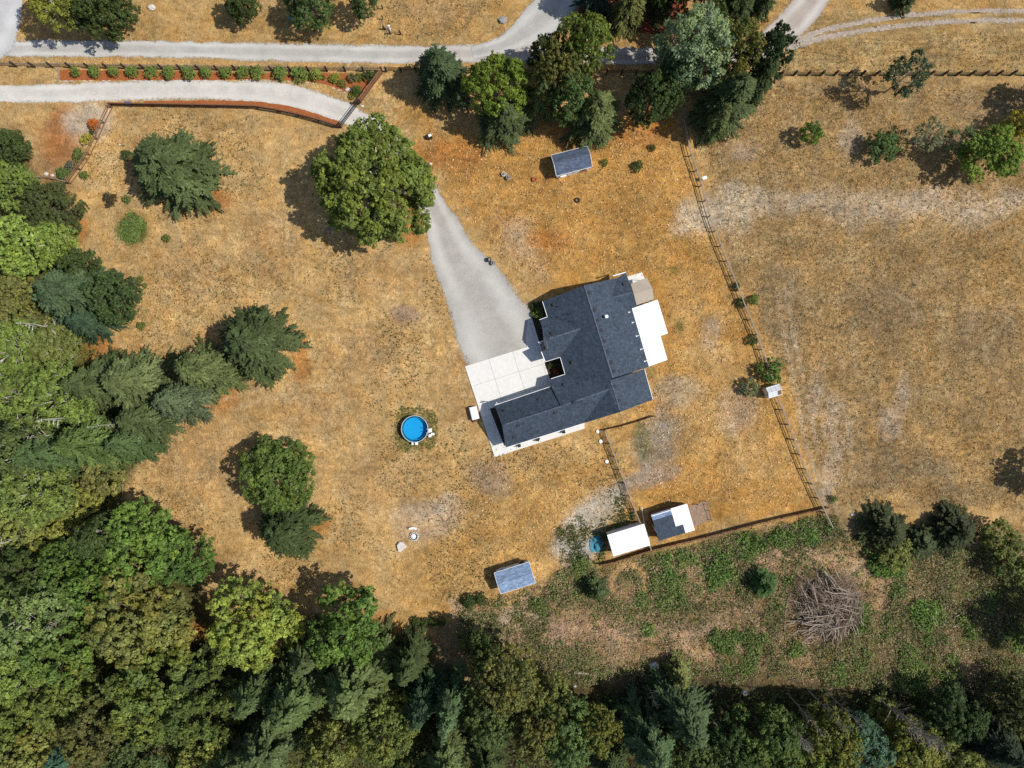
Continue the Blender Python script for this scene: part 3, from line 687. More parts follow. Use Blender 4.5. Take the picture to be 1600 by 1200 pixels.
house = thing('house', Z(700, 620), 'large single storey house with dark blue shingle roof in the middle of the yard', 'house')
ZE, ZR = 2.9, 5.9
def roof(polys, th=0.14):
    mb = MB()
    for p in polys: mb.slab([Z(*q) for q in p], th)
    return mb.build('roof', M['roof'], house)
r_main = roof([[(745, 140, ZR), (950, 92, 3.15), (905, 215, 4.04), (1035, 278, ZE), (1138, 632, ZE), (918, 700, ZR)],
      [(745, 140, ZR), (918, 700, ZR), (905, 712, 5.7), (893, 768, 5.55), (632, 677, ZE), (602, 572, ZE), (725, 400, 4.82), (525, 330, ZE), (495, 235, ZE)]])
r_x = roof([[(905, 215, 4.04), (950, 92, 3.15), (996, 60, 2.9), (1043, 178, 4.04)], [(905, 215, 4.04), (1043, 178, 4.04), (1064, 262, ZE), (1035, 278, ZE)]])
r_b = roof([[(905, 712, 5.7), (1110, 645, ZE), (1161, 830, ZE), (963, 905, 5.7)], [(905, 712, 5.7), (963, 905, 5.7), (740, 973, ZE), (893, 768, 5.55)]])
r_e = roof([[(725, 400, 4.82), (525, 330, ZE), (475, 348, ZE), (518, 465, 4.82)], [(518, 465, 4.82), (725, 400, 4.82), (602, 572, ZE), (510, 600, ZE), (487, 540, 3.9), (533, 520, 3.95)]])
r_g = roof([[(893, 768, 5.55), (632, 677, ZE), (545, 705, ZE), (557, 745, 3.5), (605, 870, 5.5)],
      [(205, 865, ZE), (545, 751, ZE), (603, 876, 5.46), (250, 985, 5.48)],
      [(250, 985, 5.48), (605, 870, 5.5), (893, 768, 5.55), (740, 973, ZE), (272, 1120, ZE)]])
def ridge(a, b_, parent):
    a = Z(*a)+Vector((0, 0, 0.02)); b_ = Z(*b_)+Vector((0, 0, 0.02)); d = b_-a; n = int(d.length/0.42); u = d.normalized(); s = Vector((-u.y, u.x, 0)); mb = MB()
    for k in range(n):
        p = a+u*(k*0.42); q = p+u*0.40; up = Vector((0, 0, 0.05)); w_ = 0.12; dz = Vector((0, 0, -0.05))
        mb.add([p+s*w_+dz, p+up*0.6, p-s*w_+dz, q+s*w_+dz+up*0.5, q+up*1.3, q-s*w_+dz+up*0.5], [(0, 1, 4, 3), (1, 2, 5, 4), (3, 4, 5), (0, 2, 1)])
    mb.build('ridge_cap', M['cap'], parent)
ridge((745, 140, ZR), (918, 700, ZR), r_main); ridge((905, 712, 5.7), (963, 905, 5.7), r_b); ridge((905, 215, 4.04), (1043, 178, 4.04), r_x)
ridge((725, 400, 4.82), (518, 465, 4.82), r_e); ridge((893, 768, 5.55), (605, 870, 5.5), r_g); ridge((605, 870, 5.5), (250, 985, 5.48), r_g)
# vents: height taken from the roof plane under each
def zplane(zx, zy, tri):
    a, b_, c = [Vector(q) for q in tri]; n = (b_-a).cross(c-a); return a.z-(n.x*(zx-a.x)+n.y*(zy-a.y))/n.z
PL = {'mr': ((745, 140, ZR), (918, 700, ZR), (1138, 632, ZE)), 'ml': ((745, 140, ZR), (918, 700, ZR), (632, 677, ZE)), 'b': ((905, 712, 5.7), (963, 905, 5.7), (1161, 830, ZE)),
      'gn': ((893, 768, 5.55), (605, 870, 5.5), (545, 705, ZE)), 'g2': ((250, 985, 5.48), (603, 876, 5.46), (205, 865, ZE)), 'gs': ((250, 985, 5.48), (605, 870, 5.5), (272, 1120, ZE)), 'x': ((905, 215, 4.04), (1043, 178, 4.04), (950, 92, 3.15)), 'en': ((725, 400, 4.82), (518, 465, 4.82), (475, 348, ZE))}
def vent(zx, zy, pl, r_, kind='vent'):
    z = zplane(zx, zy, PL[pl]); p = Z(zx, zy, z); mb = MB()
    if kind == 'vent': mb.box(p+Vector((0, 0, 0.08)), (0.38, 0.38, 0.16), BA); mb.box(p+Vector((0, 0, 0.18)), (0.46, 0.46, 0.05), BA); mb.build('roof_vent', M['black_metal'], r_)
    elif kind == 'pipe': mb.tube(p, p+Vector((0, 0, 0.35)), 0.07, n=8); mb.build('vent_pipe', M['black_metal'], r_)
    elif kind == 'grey': mb.box(p+Vector((0, 0, 0.05)), (0.42, 0.42, 0.08), BA); mb.build('roof_vent', M['cap'], r_)
    else: mb.tube(p, p+Vector((0, 0, 0.75)), 0.13, n=10); mb.tube(p+Vector((0, 0, 0.76)), p+Vector((0, 0, 0.84)), 0.26, n=12); mb.build('flue_cap', M['white'], r_)
for a in ((778, 184), (810, 289), (828, 352), (850, 413), (870, 476), (889, 540), (911, 604), (928, 658)): vent(*a, 'mr', r_main)
vent(878, 330, 'mr', r_main, 'flue'); vent(960, 662, 'mr', r_main, 'pipe')
for a in ((995, 362), (1033, 488), (1066, 592)): vent(*a, 'mr', r_main, 'grey')
for a in ((932, 750), (961, 836)): vent(*a, 'b', r_b)
vent(1070, 747, 'b', r_b, 'grey'); vent(975, 856, 'b', r_b, 'pipe')
vent(990, 131, 'x', r_x)
for a in ((592, 267), (592, 332), (655, 317), (667, 357)): vent(*a, 'ml', r_main, 'pipe')
vent(565, 257, 'ml', r_main); vent(677, 605, 'ml', r_main)
for a in ((555, 432),): vent(*a, 'en', r_e)
for a in ((627, 740), (688, 848)): vent(*a, 'gn', r_g)
vent(712, 735, 'gn', r_g, 'pipe')
for a in ((475, 832), (268, 900)): vent(*a, 'g2', r_g)
for a in ((572, 908), (347, 986), (323, 1055)): vent(*a, 'gs', r_g)
# gutters along the eaves and rakes (white trim)
for a, b_ in (((495, 235, ZE), (525, 330, ZE)), ((525, 330, ZE), (475, 348, ZE)), ((510, 600, ZE), (602, 572, ZE)), ((602, 572, ZE), (632, 677, ZE)), ((632, 677, ZE), (545, 705, ZE)), ((205, 865, ZE), (545, 751, ZE)),
              ((740, 973, ZE), (272, 1120, ZE)), ((1035, 278, ZE), (1138, 632, ZE)), ((1110, 645, ZE), (1161, 830, ZE)), ((996, 60, 2.92), (920, 82, 3.15)), ((487, 540, 3.9), (510, 600, ZE))):
    a = Z(*a); b_ = Z(*b_); d = b_-a; mb = MB(); q = d.to_track_quat('X', 'Z')
    Mx = Matrix.Translation((a+b_)/2+Vector((0, 0, -0.07))) @ q.to_matrix().to_4x4(); mb.box(None, (d.length, 0.13, 0.15), M=Mx); mb.build('gutter', M['white'], house)
# walls: each block, inset under the eaves
def wall_block(corners, h, inset=0.45):
    c = [Z(*q, ZE) for q in corners]; cx = sum((p for p in c), Vector())/len(c); poly = []
    n = len(c)
    for i in range(n):
        p = c[i]; d1 = (c[i-1]-p).normalized(); d2 = (c[(i+1) % n]-p).normalized(); poly.append(tuple((p+(d1+d2)*inset)[:2]))
    mb = MB()
    for i in range(n):
        a = Vector((*poly[i], 0)); b_ = Vector((*poly[(i+1) % n], 0)); dd = b_-a; nn = Vector((-dd.y, dd.x, 0)).normalized()*0.08
        mb.add([a-nn, b_-nn, b_+nn, a+nn, a-nn+Vector((0, 0, h)), b_-nn+Vector((0, 0, h)), b_+nn+Vector((0, 0, h)), a+nn+Vector((0, 0, h))], [(0, 1, 5, 4), (1, 2, 6, 5), (2, 3, 7, 6), (3, 0, 4, 7), (4, 5, 6, 7)])
    mb.build('wall', M['siding'], house); return [Vector((*p, 0)) for p in poly]
wm = wall_block([(495, 235), (972, 85), (1138, 632), (632, 677)], 2.85)
we = wall_block([(475, 348), (560, 320), (640, 560), (510, 600)], 2.8)
wb = wall_block([(690, 800), (1110, 645), (1161, 830), (740, 973)], 2.83)
wg = wall_block([(205, 865), (560, 746), (620, 1010), (272, 1120)], 2.81)
wg1 = wall_block([(545, 705), (640, 675), (700, 960), (620, 985)], 2.79)
def gable(a, apex, b_, s):
    c = (Z(*a)+Z(*b_)+Z(*apex))/3; off = Vector((s[0], s[1], 0)); mb = MB(); pts = [Z(*q)+off-Vector((0, 0, 0.13)) for q in (a, apex, b_)]
    o2 = off*0.3; mb.add(pts+[p+o2 for p in pts], [(0, 1, 2), (5, 4, 3), (0, 3, 4, 1), (1, 4, 5, 2), (2, 5, 3, 0)]); mb.build('gable_end', M['siding'], house)
gu = Vector((0.297, -0.955)); gv = Vector((0.955, 0.297))
gable((495, 235, ZE), (745, 140, ZR), (950, 92, ZE), gu*0.4); gable((740, 973, ZE), (963, 905, 5.7), (1161, 830, ZE), -gu*0.4)
gable((205, 865, ZE), (250, 985, 5.48), (272, 1120, ZE), gv*0.4); gable((475, 348, ZE), (518, 465, 4.82), (510, 600, ZE), gv*0.5)
gable((996, 60, ZE), (1043, 178, 4.04), (1064, 262, ZE), -gv*0.4)
mb = MB(); pts = [Z(557, 745, 3.5-.14), Z(603, 872, 5.34), Z(551, 751, 2.8)]; mb.add(pts, [(0, 1, 2)]); mb.build('gable_end', M['siding'], house)
def opening(a, b_, t0, w_, z0, z1, nm, frame='white', out=None):
    d = (b_-a).normalized(); nrm = Vector((d.y, -d.x, 0)) if out is None else out; c = a+(b_-a)*t0+nrm*0.085; ang = math.atan2(d.y, d.x)
    mb = MB(); mb.box(c+Vector((0, 0, (z0+z1)/2)), (w_+0.16, 0.06, z1-z0+0.16), ang)
    f = mb.build(nm, M[frame] if nm != 'window' else M['white'], house)
    if nm == 'window':
        for k in (-1, 1):
            mb = MB(); mb.box(c+d*(k*w_*0.25)+nrm*0.03+Vector((0, 0, (z0+z1)/2)), (w_/2-0.04, 0.03, z1-z0-0.02), ang); mb.build('pane', M['glass'], f)
    if nm == 'garage_door':
        for k in range(4):
            mb = MB(); mb.box(c+nrm*0.04+Vector((0, 0, z0+(k+0.5)*(z1-z0)/4)), (w_, 0.03, (z1-z0)/4-0.03), ang); mb.build('panel', M['white'], f)
    if nm == 'front_door':
        mb = MB(); mb.blob(c+nrm*0.09+d*0.35+Vector((0, 0, 1.0)), (0.05, 0.05, 0.05), sub=6, rough=0); mb.build('handle', M['grey_metal'], f)
outN = Vector((-gu.x, -gu.y, 0)); outS = Vector((gu.x, gu.y, 0)); outW = Vector((-gv.x, -gv.y, 0)); outE = Vector((gv.x, gv.y, 0))
opening(wg[0], wg[1], 0.27, 4.2, 0.12, 2.4, 'garage_door', out=outN); opening(wg[0], wg[1], 0.76, 2.6, 0.12, 2.4, 'garage_door', out=outN)
opening(we[3], we[0], 0.25, 1.0, 0.12, 2.2, 'front_door', 'wood_brown', out=outW)
opening(we[3], we[0], 0.7, 1.4, 0.9, 2.1, 'window', out=outW)
opening(wg[3], wg[0], 0.5, 1.4, 0.9, 2.1, 'window', out=outW)
for t0 in (0.2, 0.45, 0.75): opening(wg[2], wg[3], t0, 1.5, 0.9, 2.1, 'window', out=outS)
opening(wb[2], wb[3], 0.3, 1.6, 0.9, 2.1, 'window', out=outS); opening(wb[2], wb[3], 0.7, 1.2, 0.9, 2.1, 'window', out=outS)
for t0 in (0.25, 0.5, 0.75): opening(wm[0], wm[1], t0, 1.5, 0.9, 2.1, 'window', out=outN)
for t0 in (0.3, 0.5, 0.7, 0.88): opening(wm[1], wm[2], t0, 1.8, 0.4, 2.2, 'window', out=outE)
opening(wb[1], wb[2], 0.5, 1.5, 0.9, 2.1, 'window', out=outE)
# door step trellis post of the little entry porch
for q in ((490, 543), (478, 482)):
    mb = MB(); p = Z(*q, 2.9); mb.box(Vector((p.x+.1, p.y-.1, 1.45)), (0.16, 0.16, 2.9), BA); mb.build('porch_post', M['white'], house)
mb = MB(); mb.slab([Z(468, 481, 3.0), Z(520, 466, 3.0), Z(521, 470, 3.0), Z(470, 487, 3.0)], 0.12); mb.build('porch_beam', M['white'], house)

# covered patio, white, two depths
pc = thing('patio_cover', Z(1120, 430), 'bright white stepped patio cover attached to the right side of the house', 'patio cover')
def pcz(zx, zy):  # falls gently away from the house
    a = Z(1030, 280); q = Z(zx, zy); return 2.75-0.05*((q-a).to_2d().dot(gv))
cells = [((1030, 280), (1190, 225), (1253, 430), (1083, 487)), ((1083, 487), (1208, 445), (1250, 590), (1142, 628))]
for ca_ in cells:
    a, b_, c, d_ = [Vector(q) for q in ca_]
    n = 6 if ca_ is cells[0] else 4
    for k in range(n):
        t0, t1 = k/n, (k+1)/n
        q = [a+(d_-a)*t0, b_+(c-b_)*t0, b_+(c-b_)*t1, a+(d_-a)*t1]
        mb = MB(); pts = [Z(p[0], p[1], pcz(*p)) for p in q]; pts[2] = pts[2]+Vector((-gu.x, -gu.y, 0))*0.02; pts[3] = pts[3]+Vector((-gu.x, -gu.y, 0))*0.02
        mb.slab(pts, 0.06); mb.build('roof_panel', M['white_metal'], pc)
for q in ((1188, 232), (1220, 340), (1246, 428), (1226, 510), (1246, 586), (1150, 620)):
    p = Z(*q, 2.6); mb = MB(); mb.box(Vector((p.x-0.1, p.y, 1.25)), (0.12, 0.12, 2.5), BA); mb.build('post', M['white'], pc)
for q in ((1016, 302), (1037, 364), (1062, 446), (1088, 526), (1112, 598)):
    z = zplane(q[0], q[1], PL['mr'])+0.12; p0 = Z(*q, z); p1 = p0+Vector((gv.x, gv.y, 0))*0.55; p1.z = 2.85; mb = MB()
    mb.tube(p0, p1, 0.045, n=6); mb.box(p0, (0.16, 0.2, 0.06), BA); mb.build('bracket', M['white'], pc)
mb = MB(); mb.prism([tuple(Z(*q)[:2]) for q in ((1050, 290), (1190, 243), (1250, 425), (1205, 445), (1245, 580), (1150, 610))], -0.05, 0.1); mb.build('patio_slab', M['concrete'], pc)
# tan fabric gazebo with a shallow hipped top
gz_ = thing('fabric_canopy', Z(1095, 180), 'tan two tone fabric canopy between the blue roof and the white patio cover', 'canopy')
for pts in ([(1028, 130, 2.6), (1075, 110, 2.75), (1125, 92, 2.6), (1158, 158, 3.1), (1045, 190, 3.1)], [(1045, 190, 3.1), (1158, 158, 3.1), (1168, 222, 2.75), (1060, 260, 2.75)]):
    mb = MB(); mb.slab([Z(*q) for q in pts], 0.03); mb.build('cloth_panel', M['tan_cloth'], gz_)
for q in ((1032, 132), (1123, 96), (1166, 220), (1062, 256)):
    p = Z(*q, 2.5); mb = MB(); mb.tube((p.x, p.y, 0), (p.x, p.y, 2.55), 0.05); mb.build('pole', M['black_metal'], gz_)
# small things on the south walk
def chair_small(px, py, rz, label, mat='black_metal'):
    p = P(px, py, 0.1); t = thing('patio_chair', p, label, 'chair', None, rz); ORG[t.name] = Vector((0, 0, 0))
    mb = MB(); mb.box(Vector((0, 0, 0.42)), (0.55, 0.5, 0.05)); mb.build('seat', M[mat], t)
    mb = MB(); mb.box(Vector((-0.26, 0, 0.72)), (0.05, 0.5, 0.55)); mb.build('backrest', M[mat], t)
    for sx in (-.23, .23):
        for sy in (-.21, .21): mb = MB(); mb.tube((sx, sy, 0), (sx, sy, 0.42), 0.02, n=5); mb.build('leg', M[mat], t)
chair_small(720+620/3.87, 410+1020/3.87, 1.8, 'black patio chair on the white walk below the roof, rightmost of three')
chair_small(720+466/3.87, 410+1068/3.87, 1.2, 'black patio chair on the white walk below the roof, middle of three')
chair_small(720+352/3.87, 410+1103/3.87, 1.9, 'black patio chair on the white walk below the roof, leftmost of three')
p = P(720+218/3.87, 410+845/3.87, 0.12); t = thing('basketball_hoop', p, 'white pole with bracket standing at the garage corner on the shaded slab', 'pole')
mb = MB(); mb.tube(p, p+Vector((0, 0, 3.4)), 0.06); mb.build('pole', M['white'], t)
mb = MB(); mb.box(p+Vector((0.1, -0.15, 3.2)), (0.5, 0.06, 0.5), BA); mb.build('board', M['white'], t)

# ------------------------------------------------------------------ outbuildings
def loc_frame(px, py, ang): 
    o = P(px, py); ca, sa = math.cos(ang), math.sin(ang)
    return lambda x, y, z=0: Vector((o.x+x*ca-y*sa, o.y+x*sa+y*ca, z)), o
def shed(px, py, ang, lx, ly, h, rise, mat, label, doors=True, ridge_off=0.0, wins=(-1, 1), side=1):
    f, o = loc_frame(px, py, ang); t = thing('garden_shed', o, label, 'shed')
    hx, hy = lx/2, ly/2; ov = 0.18
    for x0, y0, x1, y1 in ((-hx, -hy, hx, -hy), (hx, -hy, hx, hy), (hx, hy, -hx, hy), (-hx, hy, -hx, -hy)):
        mb = MB(); a = f(x0, y0); b_ = f(x1, y1); dd = (b_-a).normalized(); nn = Vector((-dd.y, dd.x, 0))*0.08
        mb.add([a, b_, b_+nn, a+nn]+[p+Vector((0, 0, h)) for p in (a, b_, b_+nn, a+nn)], [(0, 1, 5, 4), (1, 2, 6, 5), (2, 3, 7, 6), (3, 0, 4, 7), (4, 5, 6, 7)]); mb.build('wall', M['white'], t)
    for s in (-1, 1):
        mb = MB(); mb.add([f(s*hx, -hy, h), f(s*hx, hy, h), f(s*hx, ridge_off, h+rise), f(s*(hx-.06), -hy, h), f(s*(hx-.06), hy, h), f(s*(hx-.06), ridge_off, h+rise)], [(0, 1, 2), (5, 4, 3), (0, 3, 4, 1)]); mb.build('gable_end', M['white'], t)
    rf = None
    for s in (-1, 1):
        sl_ = rise/(hy-s*ridge_off) ; ye = s*(hy+ov); ze = h-sl_*ov
        mb = MB(); mb.slab([f(-hx-ov, ridge_off, h+rise+.05), f(hx+ov, ridge_off, h+rise+.05), f(hx+ov, ye, ze+.05), f(-hx-ov, ye, ze+.05)], 0.07); rf = mb.build('roof', M[mat], t)
        mb = MB(); a = f(-hx-ov, ye+s*.02, ze-.02); b_ = f(hx+ov, ye+s*.02, ze-.02); mb.box((a+b_)/2, ((b_-a).length, 0.05, 0.14), ang); mb.build('fascia', M['white'], t)
        for q in (-1, 1):
            mb = MB(); a = f(q*(hx+ov+.03), ridge_off, h+rise+.01); b_ = f(q*(hx+ov+.03), ye, ze+.01); dd = b_-a
            mb.box(None, (dd.length, 0.05, 0.14), M=Matrix.Translation((a+b_)/2) @ dd.to_track_quat('X', 'Z').to_matrix().to_4x4()); mb.build('barge_board', M['white'], t)
    mb = MB(); a = f(-hx-ov, ridge_off, h+rise+.07); b_ = f(hx+ov, ridge_off, h+rise+.07); mb.box((a+b_)/2, ((b_-a).length, 0.22, 0.04), ang); mb.build('ridge_cap', M['cap'] if mat != 'roof_pale' else M['roof_pale'], rf)
    if doors:
        for k in (-1, 1):
            mb = MB(); mb.box(f(k*0.47, side*(hy+0.03), 0.95), (0.9, 0.06, 1.8), ang); dd_ = mb.build('door', M['white'], t)
            mb = MB(); mb.box(f(k*0.12, side*(hy+0.08), 0.95), (0.05, 0.05, 0.2), ang); mb.build('handle', M['black_metal'], dd_)
    for k in wins:
        mb = MB(); mb.box(f(k*hx*0.62, side*(hy+0.035), h*0.62), (0.8, 0.07, 0.75), ang); wf = mb.build('window', M['white'], t)
        mb = MB(); mb.box(f(k*hx*0.62, side*(hy+0.075), h*0.62), (0.66, 0.03, 0.6), ang); mb.build('pane', M['glass'], wf)
        mb = MB(); mb.box(f(k*hx*0.62, side*(hy+0.17), h*0.62-.45), (0.95, 0.22, 0.16), ang); mb.build('window_box', M['wood_brown' if k > 0 else 'white'], wf)
    return t
shed(891.5, 258, R(14.5), 5.3, 2.9, 2.1, 0.75, 'roof_shed', 'small white shed with dark blue roof half shaded by the trees', side=-1)
shed(804.5, 897, R(17.5), 5.2, 3.0, 2.2, 0.55, 'roof_pale', 'small white shed with pale speckled blue roof beside the scrub edge', side=1)
# white metal carport
f, o = loc_frame(978, 838, R(17)); t = thing('carport', o, 'carport with bright white ribbed metal roof beside the pen fence', 'carport')
hx, hy = 2.95, 1.75
for k in range(12):
    x0 = -hx+k*2*hx/12; x1 = x0+2*hx/12-0.008; mb = MB()
    mb.slab([f(x0, -hy, 2.55), f(x1, -hy, 2.55), f(x1, hy, 2.85), f(x0, hy, 2.85)], 0.05)
    mb.slab([f(x0+.02, -hy, 2.57), f(x0+.07, -hy, 2.57), f(x0+.07, hy, 2.87), f(x0+.02, hy, 2.87)], 0.05); mb.build('roof_panel', M['white_metal'], t)
for sx in (-1, 1):
    for sy in (-1, 1): mb = MB(); p = f(sx*(hx-.2), sy*(hy-.2)); mb.box(p+Vector((0, 0, 1.25)), (0.12, 0.12, 2.5), R(17)); mb.build('post', M['white'], t)
mb = MB(); a, b_ = f(-hx+.2, hy-.15), f(hx-.2, hy-.15); mb.box((a+b_)/2+Vector((0, 0, 1.4)), ((b_-a).length, 0.05, 2.6), R(17)); mb.build('wall', M['siding'], t)
mb = MB(); a, b_ = f(-hx+.2, -hy+.2), f(hx-.2, -hy+.2); mb.box((a+b_)/2+Vector((0, 0, 0.9)), ((b_-a).length, 0.05, 1.7), R(17)); mb.build('wall', M['wood_brown'], t)
p = P(933, 850); mb = MB(); rr = random.Random(3)
pts = [(math.cos(a)*(1.1+rr.uniform(-.35, .35)), math.sin(a)*(1.5+rr.uniform(-.5, .5))) for a in np.linspace(0, 2*PI, 15)[:-1]]
mb.prism([(p.x+x, p.y+y) for x, y in pts], 0.0, 0.08); 
mb.blob(p+Vector((0.2, -0.4, 0.15)), (0.7, 0.6, 0.4), 4, 10, 0.2); mb.blob(p+Vector((-0.3, 0.7, 0.1)), (0.5, 0.4, 0.3), 5, 10, 0.2)
mb.solo('tarp', M['blue_tarp'], 'crumpled teal tarp on pale gravel left of the white carport', 'tarp')
# chicken house: blue shingles at left, white sheet metal at right
f, o = loc_frame(1047, 811, R(17)); t = thing('animal_house', o, 'animal house with half blue shingle and half white metal roof in the pen', 'animal house')
def hz_(y): return 2.35+(0.35 if y > 1.3 else 0.35*(y+2.2)/3.5) if y < 1.3 else 2.70-0.35*(y-1.3)/0.9
poly = [(-3.0, -2.2), (-0.1, -2.2), (-0.1, -1.0), (0.35, -1.0), (0.35, 1.3), (-3.0, 1.3)]
poly = [(-3.0, -2.15), (1.25, -2.15), (1.25, -0.75), (0.1, -0.75), (0.1, 1.25), (-3.0, 1.25)]
mb = MB(); mb.slab([f(x, y, 2.3+0.12*(y+2.15)) for x, y in poly], 0.08); r1 = mb.build('roof', M['roof'], t)
mb = MB(); mb.slab([f(x, y, z) for x, y, z in ((-3.0, 1.26, 2.71), (0.1, 1.26, 2.71), (0.1, 2.1, 2.45), (-3.0, 2.1, 2.45))], 0.06); mb.build('roof', M['roof_pale'], t)
mb = MB(); mb.box(f(-1.45, 1.9, 2.56), (3.1, 0.12, 0.06), R(17)); mb.build('trim', M['white'], t)
k = 0
for y0, y1, x0 in ((-2.15, -1.45, 1.26), (-1.45, -0.76, 1.26), (-0.75, -0.1, 0.11), (-0.1, 0.55, 0.11), (0.55, 1.2, 0.11), (1.2, 2.15, 0.11)):
    mb = MB(); mb.slab([f(x0, y0, 2.38+0.05*(y0+2)), f(2.75, y0, 2.38+0.05*(y0+2)), f(2.75, y1-.012, 2.38+0.05*(y1+2)), f(x0, y1-.012, 2.38+0.05*(y1+2))], 0.05); mb.build('roof_panel', M['white_metal'], t)
for x0, y0, x1, y1 in ((-2.85, -2.0, 2.6, -2.0), (2.6, -2.0, 2.6, 1.95), (2.6, 1.95, -2.85, 1.95), (-2.85, 1.95, -2.85, -2.0)):
    mb = MB(); a = f(x0, y0); b_ = f(x1, y1); dd = (b_-a).normalized(); nn = Vector((-dd.y, dd.x, 0))*0.07
    mb.add([a, b_, b_+nn, a+nn]+[p+Vector((0, 0, 2.2)) for p in (a, b_, b_+nn, a+nn)], [(0, 1, 5, 4), (1, 2, 6, 5), (2, 3, 7, 6), (3, 0, 4, 7), (4, 5, 6, 7)]); mb.build('wall', M['wood_brown'], t)
mb = MB(); mb.box(f(-2.89, -0.5, 0.95), (0.05, 0.9, 1.8), R(17)); mb.build('door', M['white'], t)
sheet('pen_floor', wiggly([(1076, 792), (1102, 783), (1110, 812), (1083, 823)], 0.05), 0.03, M['pen_soil'])
fence('low wire pen around the bare brown soil beside the animal house', [(1074, 793), (1103, 783), (1111, 812)], 1.7, (0.08, 0.9), (0.85,), 0.05, 0.04, 'wood_grey', 'twig', name='pen_fence')
mb = MB(); rr = random.Random(8); pp = [(1003, 792), (1005, 806), (1009, 822), (1012, 838), (1016, 857)]
P3 = [P(*q, 0.35)+Vector((rr.uniform(-.1, .1), 0, rr.uniform(-.05, .1))) for q in pp]; mb.path(P3, [0.06]*5, 6); mb.solo('white_pipe', M['white'], 'thin white pipe lying along the pen fence by the carport', 'pipe')
# little greenhouse
f, o = loc_frame(1203, 611, R(17)); t = thing('greenhouse', o, 'tiny white framed greenhouse straddling the long grey fence', 'greenhouse')
hx, hy = 1.05, 0.8
for sx in (-1, 1):
    for sy in (-1, 1): mb = MB(); mb.tube(f(sx*hx, sy*hy), f(sx*hx, sy*hy, 1.75), 0.045); mb.build('frame_post', M['white'], t)
for k in range(4):
    x = -hx+k*2*hx/3; mb = MB(); mb.tube(f(x, -hy, 1.75), f(x, 0, 2.15), 0.045); mb.tube(f(x, 0, 2.15), f(x, hy, 1.75), 0.045); mb.build('rafter', M['white'], t)
for y, z in ((-hy, 1.75), (0, 2.15), (hy, 1.75)): mb = MB(); mb.tube(f(-hx, y, z), f(hx, y, z), 0.05); mb.build('purlin', M['white'], t)
for k in range(3):
    x0 = -hx+k*2*hx/3+.05; x1 = x0+2*hx/3-.1
    for s in (-1, 1):
        if k == 2 and s == -1: continue
        mb = MB(); mb.slab([f(x0, 0.02*s, 2.13), f(x1, 0.02*s, 2.13), f(x1, s*hy*.96, 1.76), f(x0, s*hy*.96, 1.76)], 0.02); mb.build('pane', M['film'], t)
for x0, y0, x1, y1 in ((-hx, -hy, hx, -hy), (hx, -hy, hx, hy), (hx, hy, -hx, hy), (-hx, hy, -hx, -hy)):
    mb = MB(); mb.add([f(x0*.97, y0*.97, .05), f(x1*.97, y1*.97, .05), f(x1*.97, y1*.97, 1.7), f(x0*.97, y0*.97, 1.7)], [(0, 1, 2, 3)]); mb.build('side_film', M['film'], t)
mb = MB(); mb.blob(f(0.5, -0.3, 0.4), (0.35, 0.3, 0.35), 6, 10, 0.3); mb.build('planting', M['soil'], t)

# ------------------------------------------------------------------ pool
c = P(649.5, 669.5); t = thing('above_ground_pool', c, 'round above ground pool full of bright blue water on the dry lawn', 'pool')
r0 = 2.05
mb = MB(); mb.ring(c, [(r0, 0), (r0+.02, 1.15), (r0-.05, 1.15), (r0-.06, 0.0)], 48); mb.build('pool_wall', M['pool_wall'], t, True)
mb = MB(); mb.ring(c, [(r0+.035, 1.13), (r0+.035, 1.18), (r0-.035, 1.18), (r0-.035, 1.13), (r0+.035, 1.13)], 48); mb.build('top_rim', M['siding'], t)
mb = MB(); mb.disc(c+Vector((0, 0, 0.04)), r0-.06, 48); mb.build('liner', M['pool_floor'], t)
mb = MB(); mb.ring(c, [(r0-.30, 0.05), (r0-.062, .30), (r0-.058, 1.12)], 48); mb.build('wall_liner', M['pool_wall'], t, True)
mb = MB(); mb.ring(c, [(r0-.36, .66), (r0-.30, .70), (r0-.28, .66)], 48); mb.build('liner_bead', M['pool_floor'], t)
mb = MB(); mb.disc(c+Vector((0, 0, .62)), r0-.07, 48); mb.build('water', M['water'], t, False)
for k in range(16):
    a = 2*PI*k/16; mb = MB(); q = c+Vector((math.cos(a)*(r0+.1), math.sin(a)*(r0+.1), 0)); mb.tube(q, q+Vector((0, 0, 1.12)), 0.035, n=6); mb.build('upright', M['grey_metal'], t)
q = c+Vector((r0+.05, -.25, 0)); lad = thing('pool_ladder', q, 'white pool ladder hooked over the right rim of the round pool', 'ladder')
for s in (-.28, .28):
    mb = MB(); mb.path([q+Vector((.45, s, 0)), q+Vector((.05, s, 1.75)), q+Vector((-.15, s, 1.75)), q+Vector((-.3, s, .25))], [.035]*4, 6); mb.build('rail', M['white'], lad)
for k in range(4): mb = MB(); mb.box(q+Vector((.38-.09*k, 0, .28+k*.34)), (.14, .56, .04)); mb.build('step', M['white'], lad)
mb = MB(); q = c+Vector((1.75, -1.0, 0)); mb.tube(q+Vector((.5, -.1, 0)), q+Vector((.5, -.1, .7)), .26, n=14); mb.blob(q+Vector((.5, -.1, .72)), (.24, .24, .12), sub=12, rough=0)
mb.tube(q+Vector((.25, 0, .5)), q+Vector((-.1, .1, .6)), .05); mb.box(q+Vector((.95, .15, .2)), (.5, .35, .4)); mb.solo('pool_filter', M['white'], 'pale pool filter drum on the grass at lower right of the pool', 'pool filter')
for k, dx in enumerate((-0.15, 0.45)):
    mb = MB(); q = P(647+dx*10, 692.5); mb.box(q+Vector((0, 0, .3)), (.24+.12*k, .4, .6)); mb.box(q+Vector((0, 0, .62)), (.28+.12*k, .44, .05)); mb.solo('storage_box', M['white'], ('narrow' if k == 0 else 'wide')+' white box standing just below the round pool', 'box')
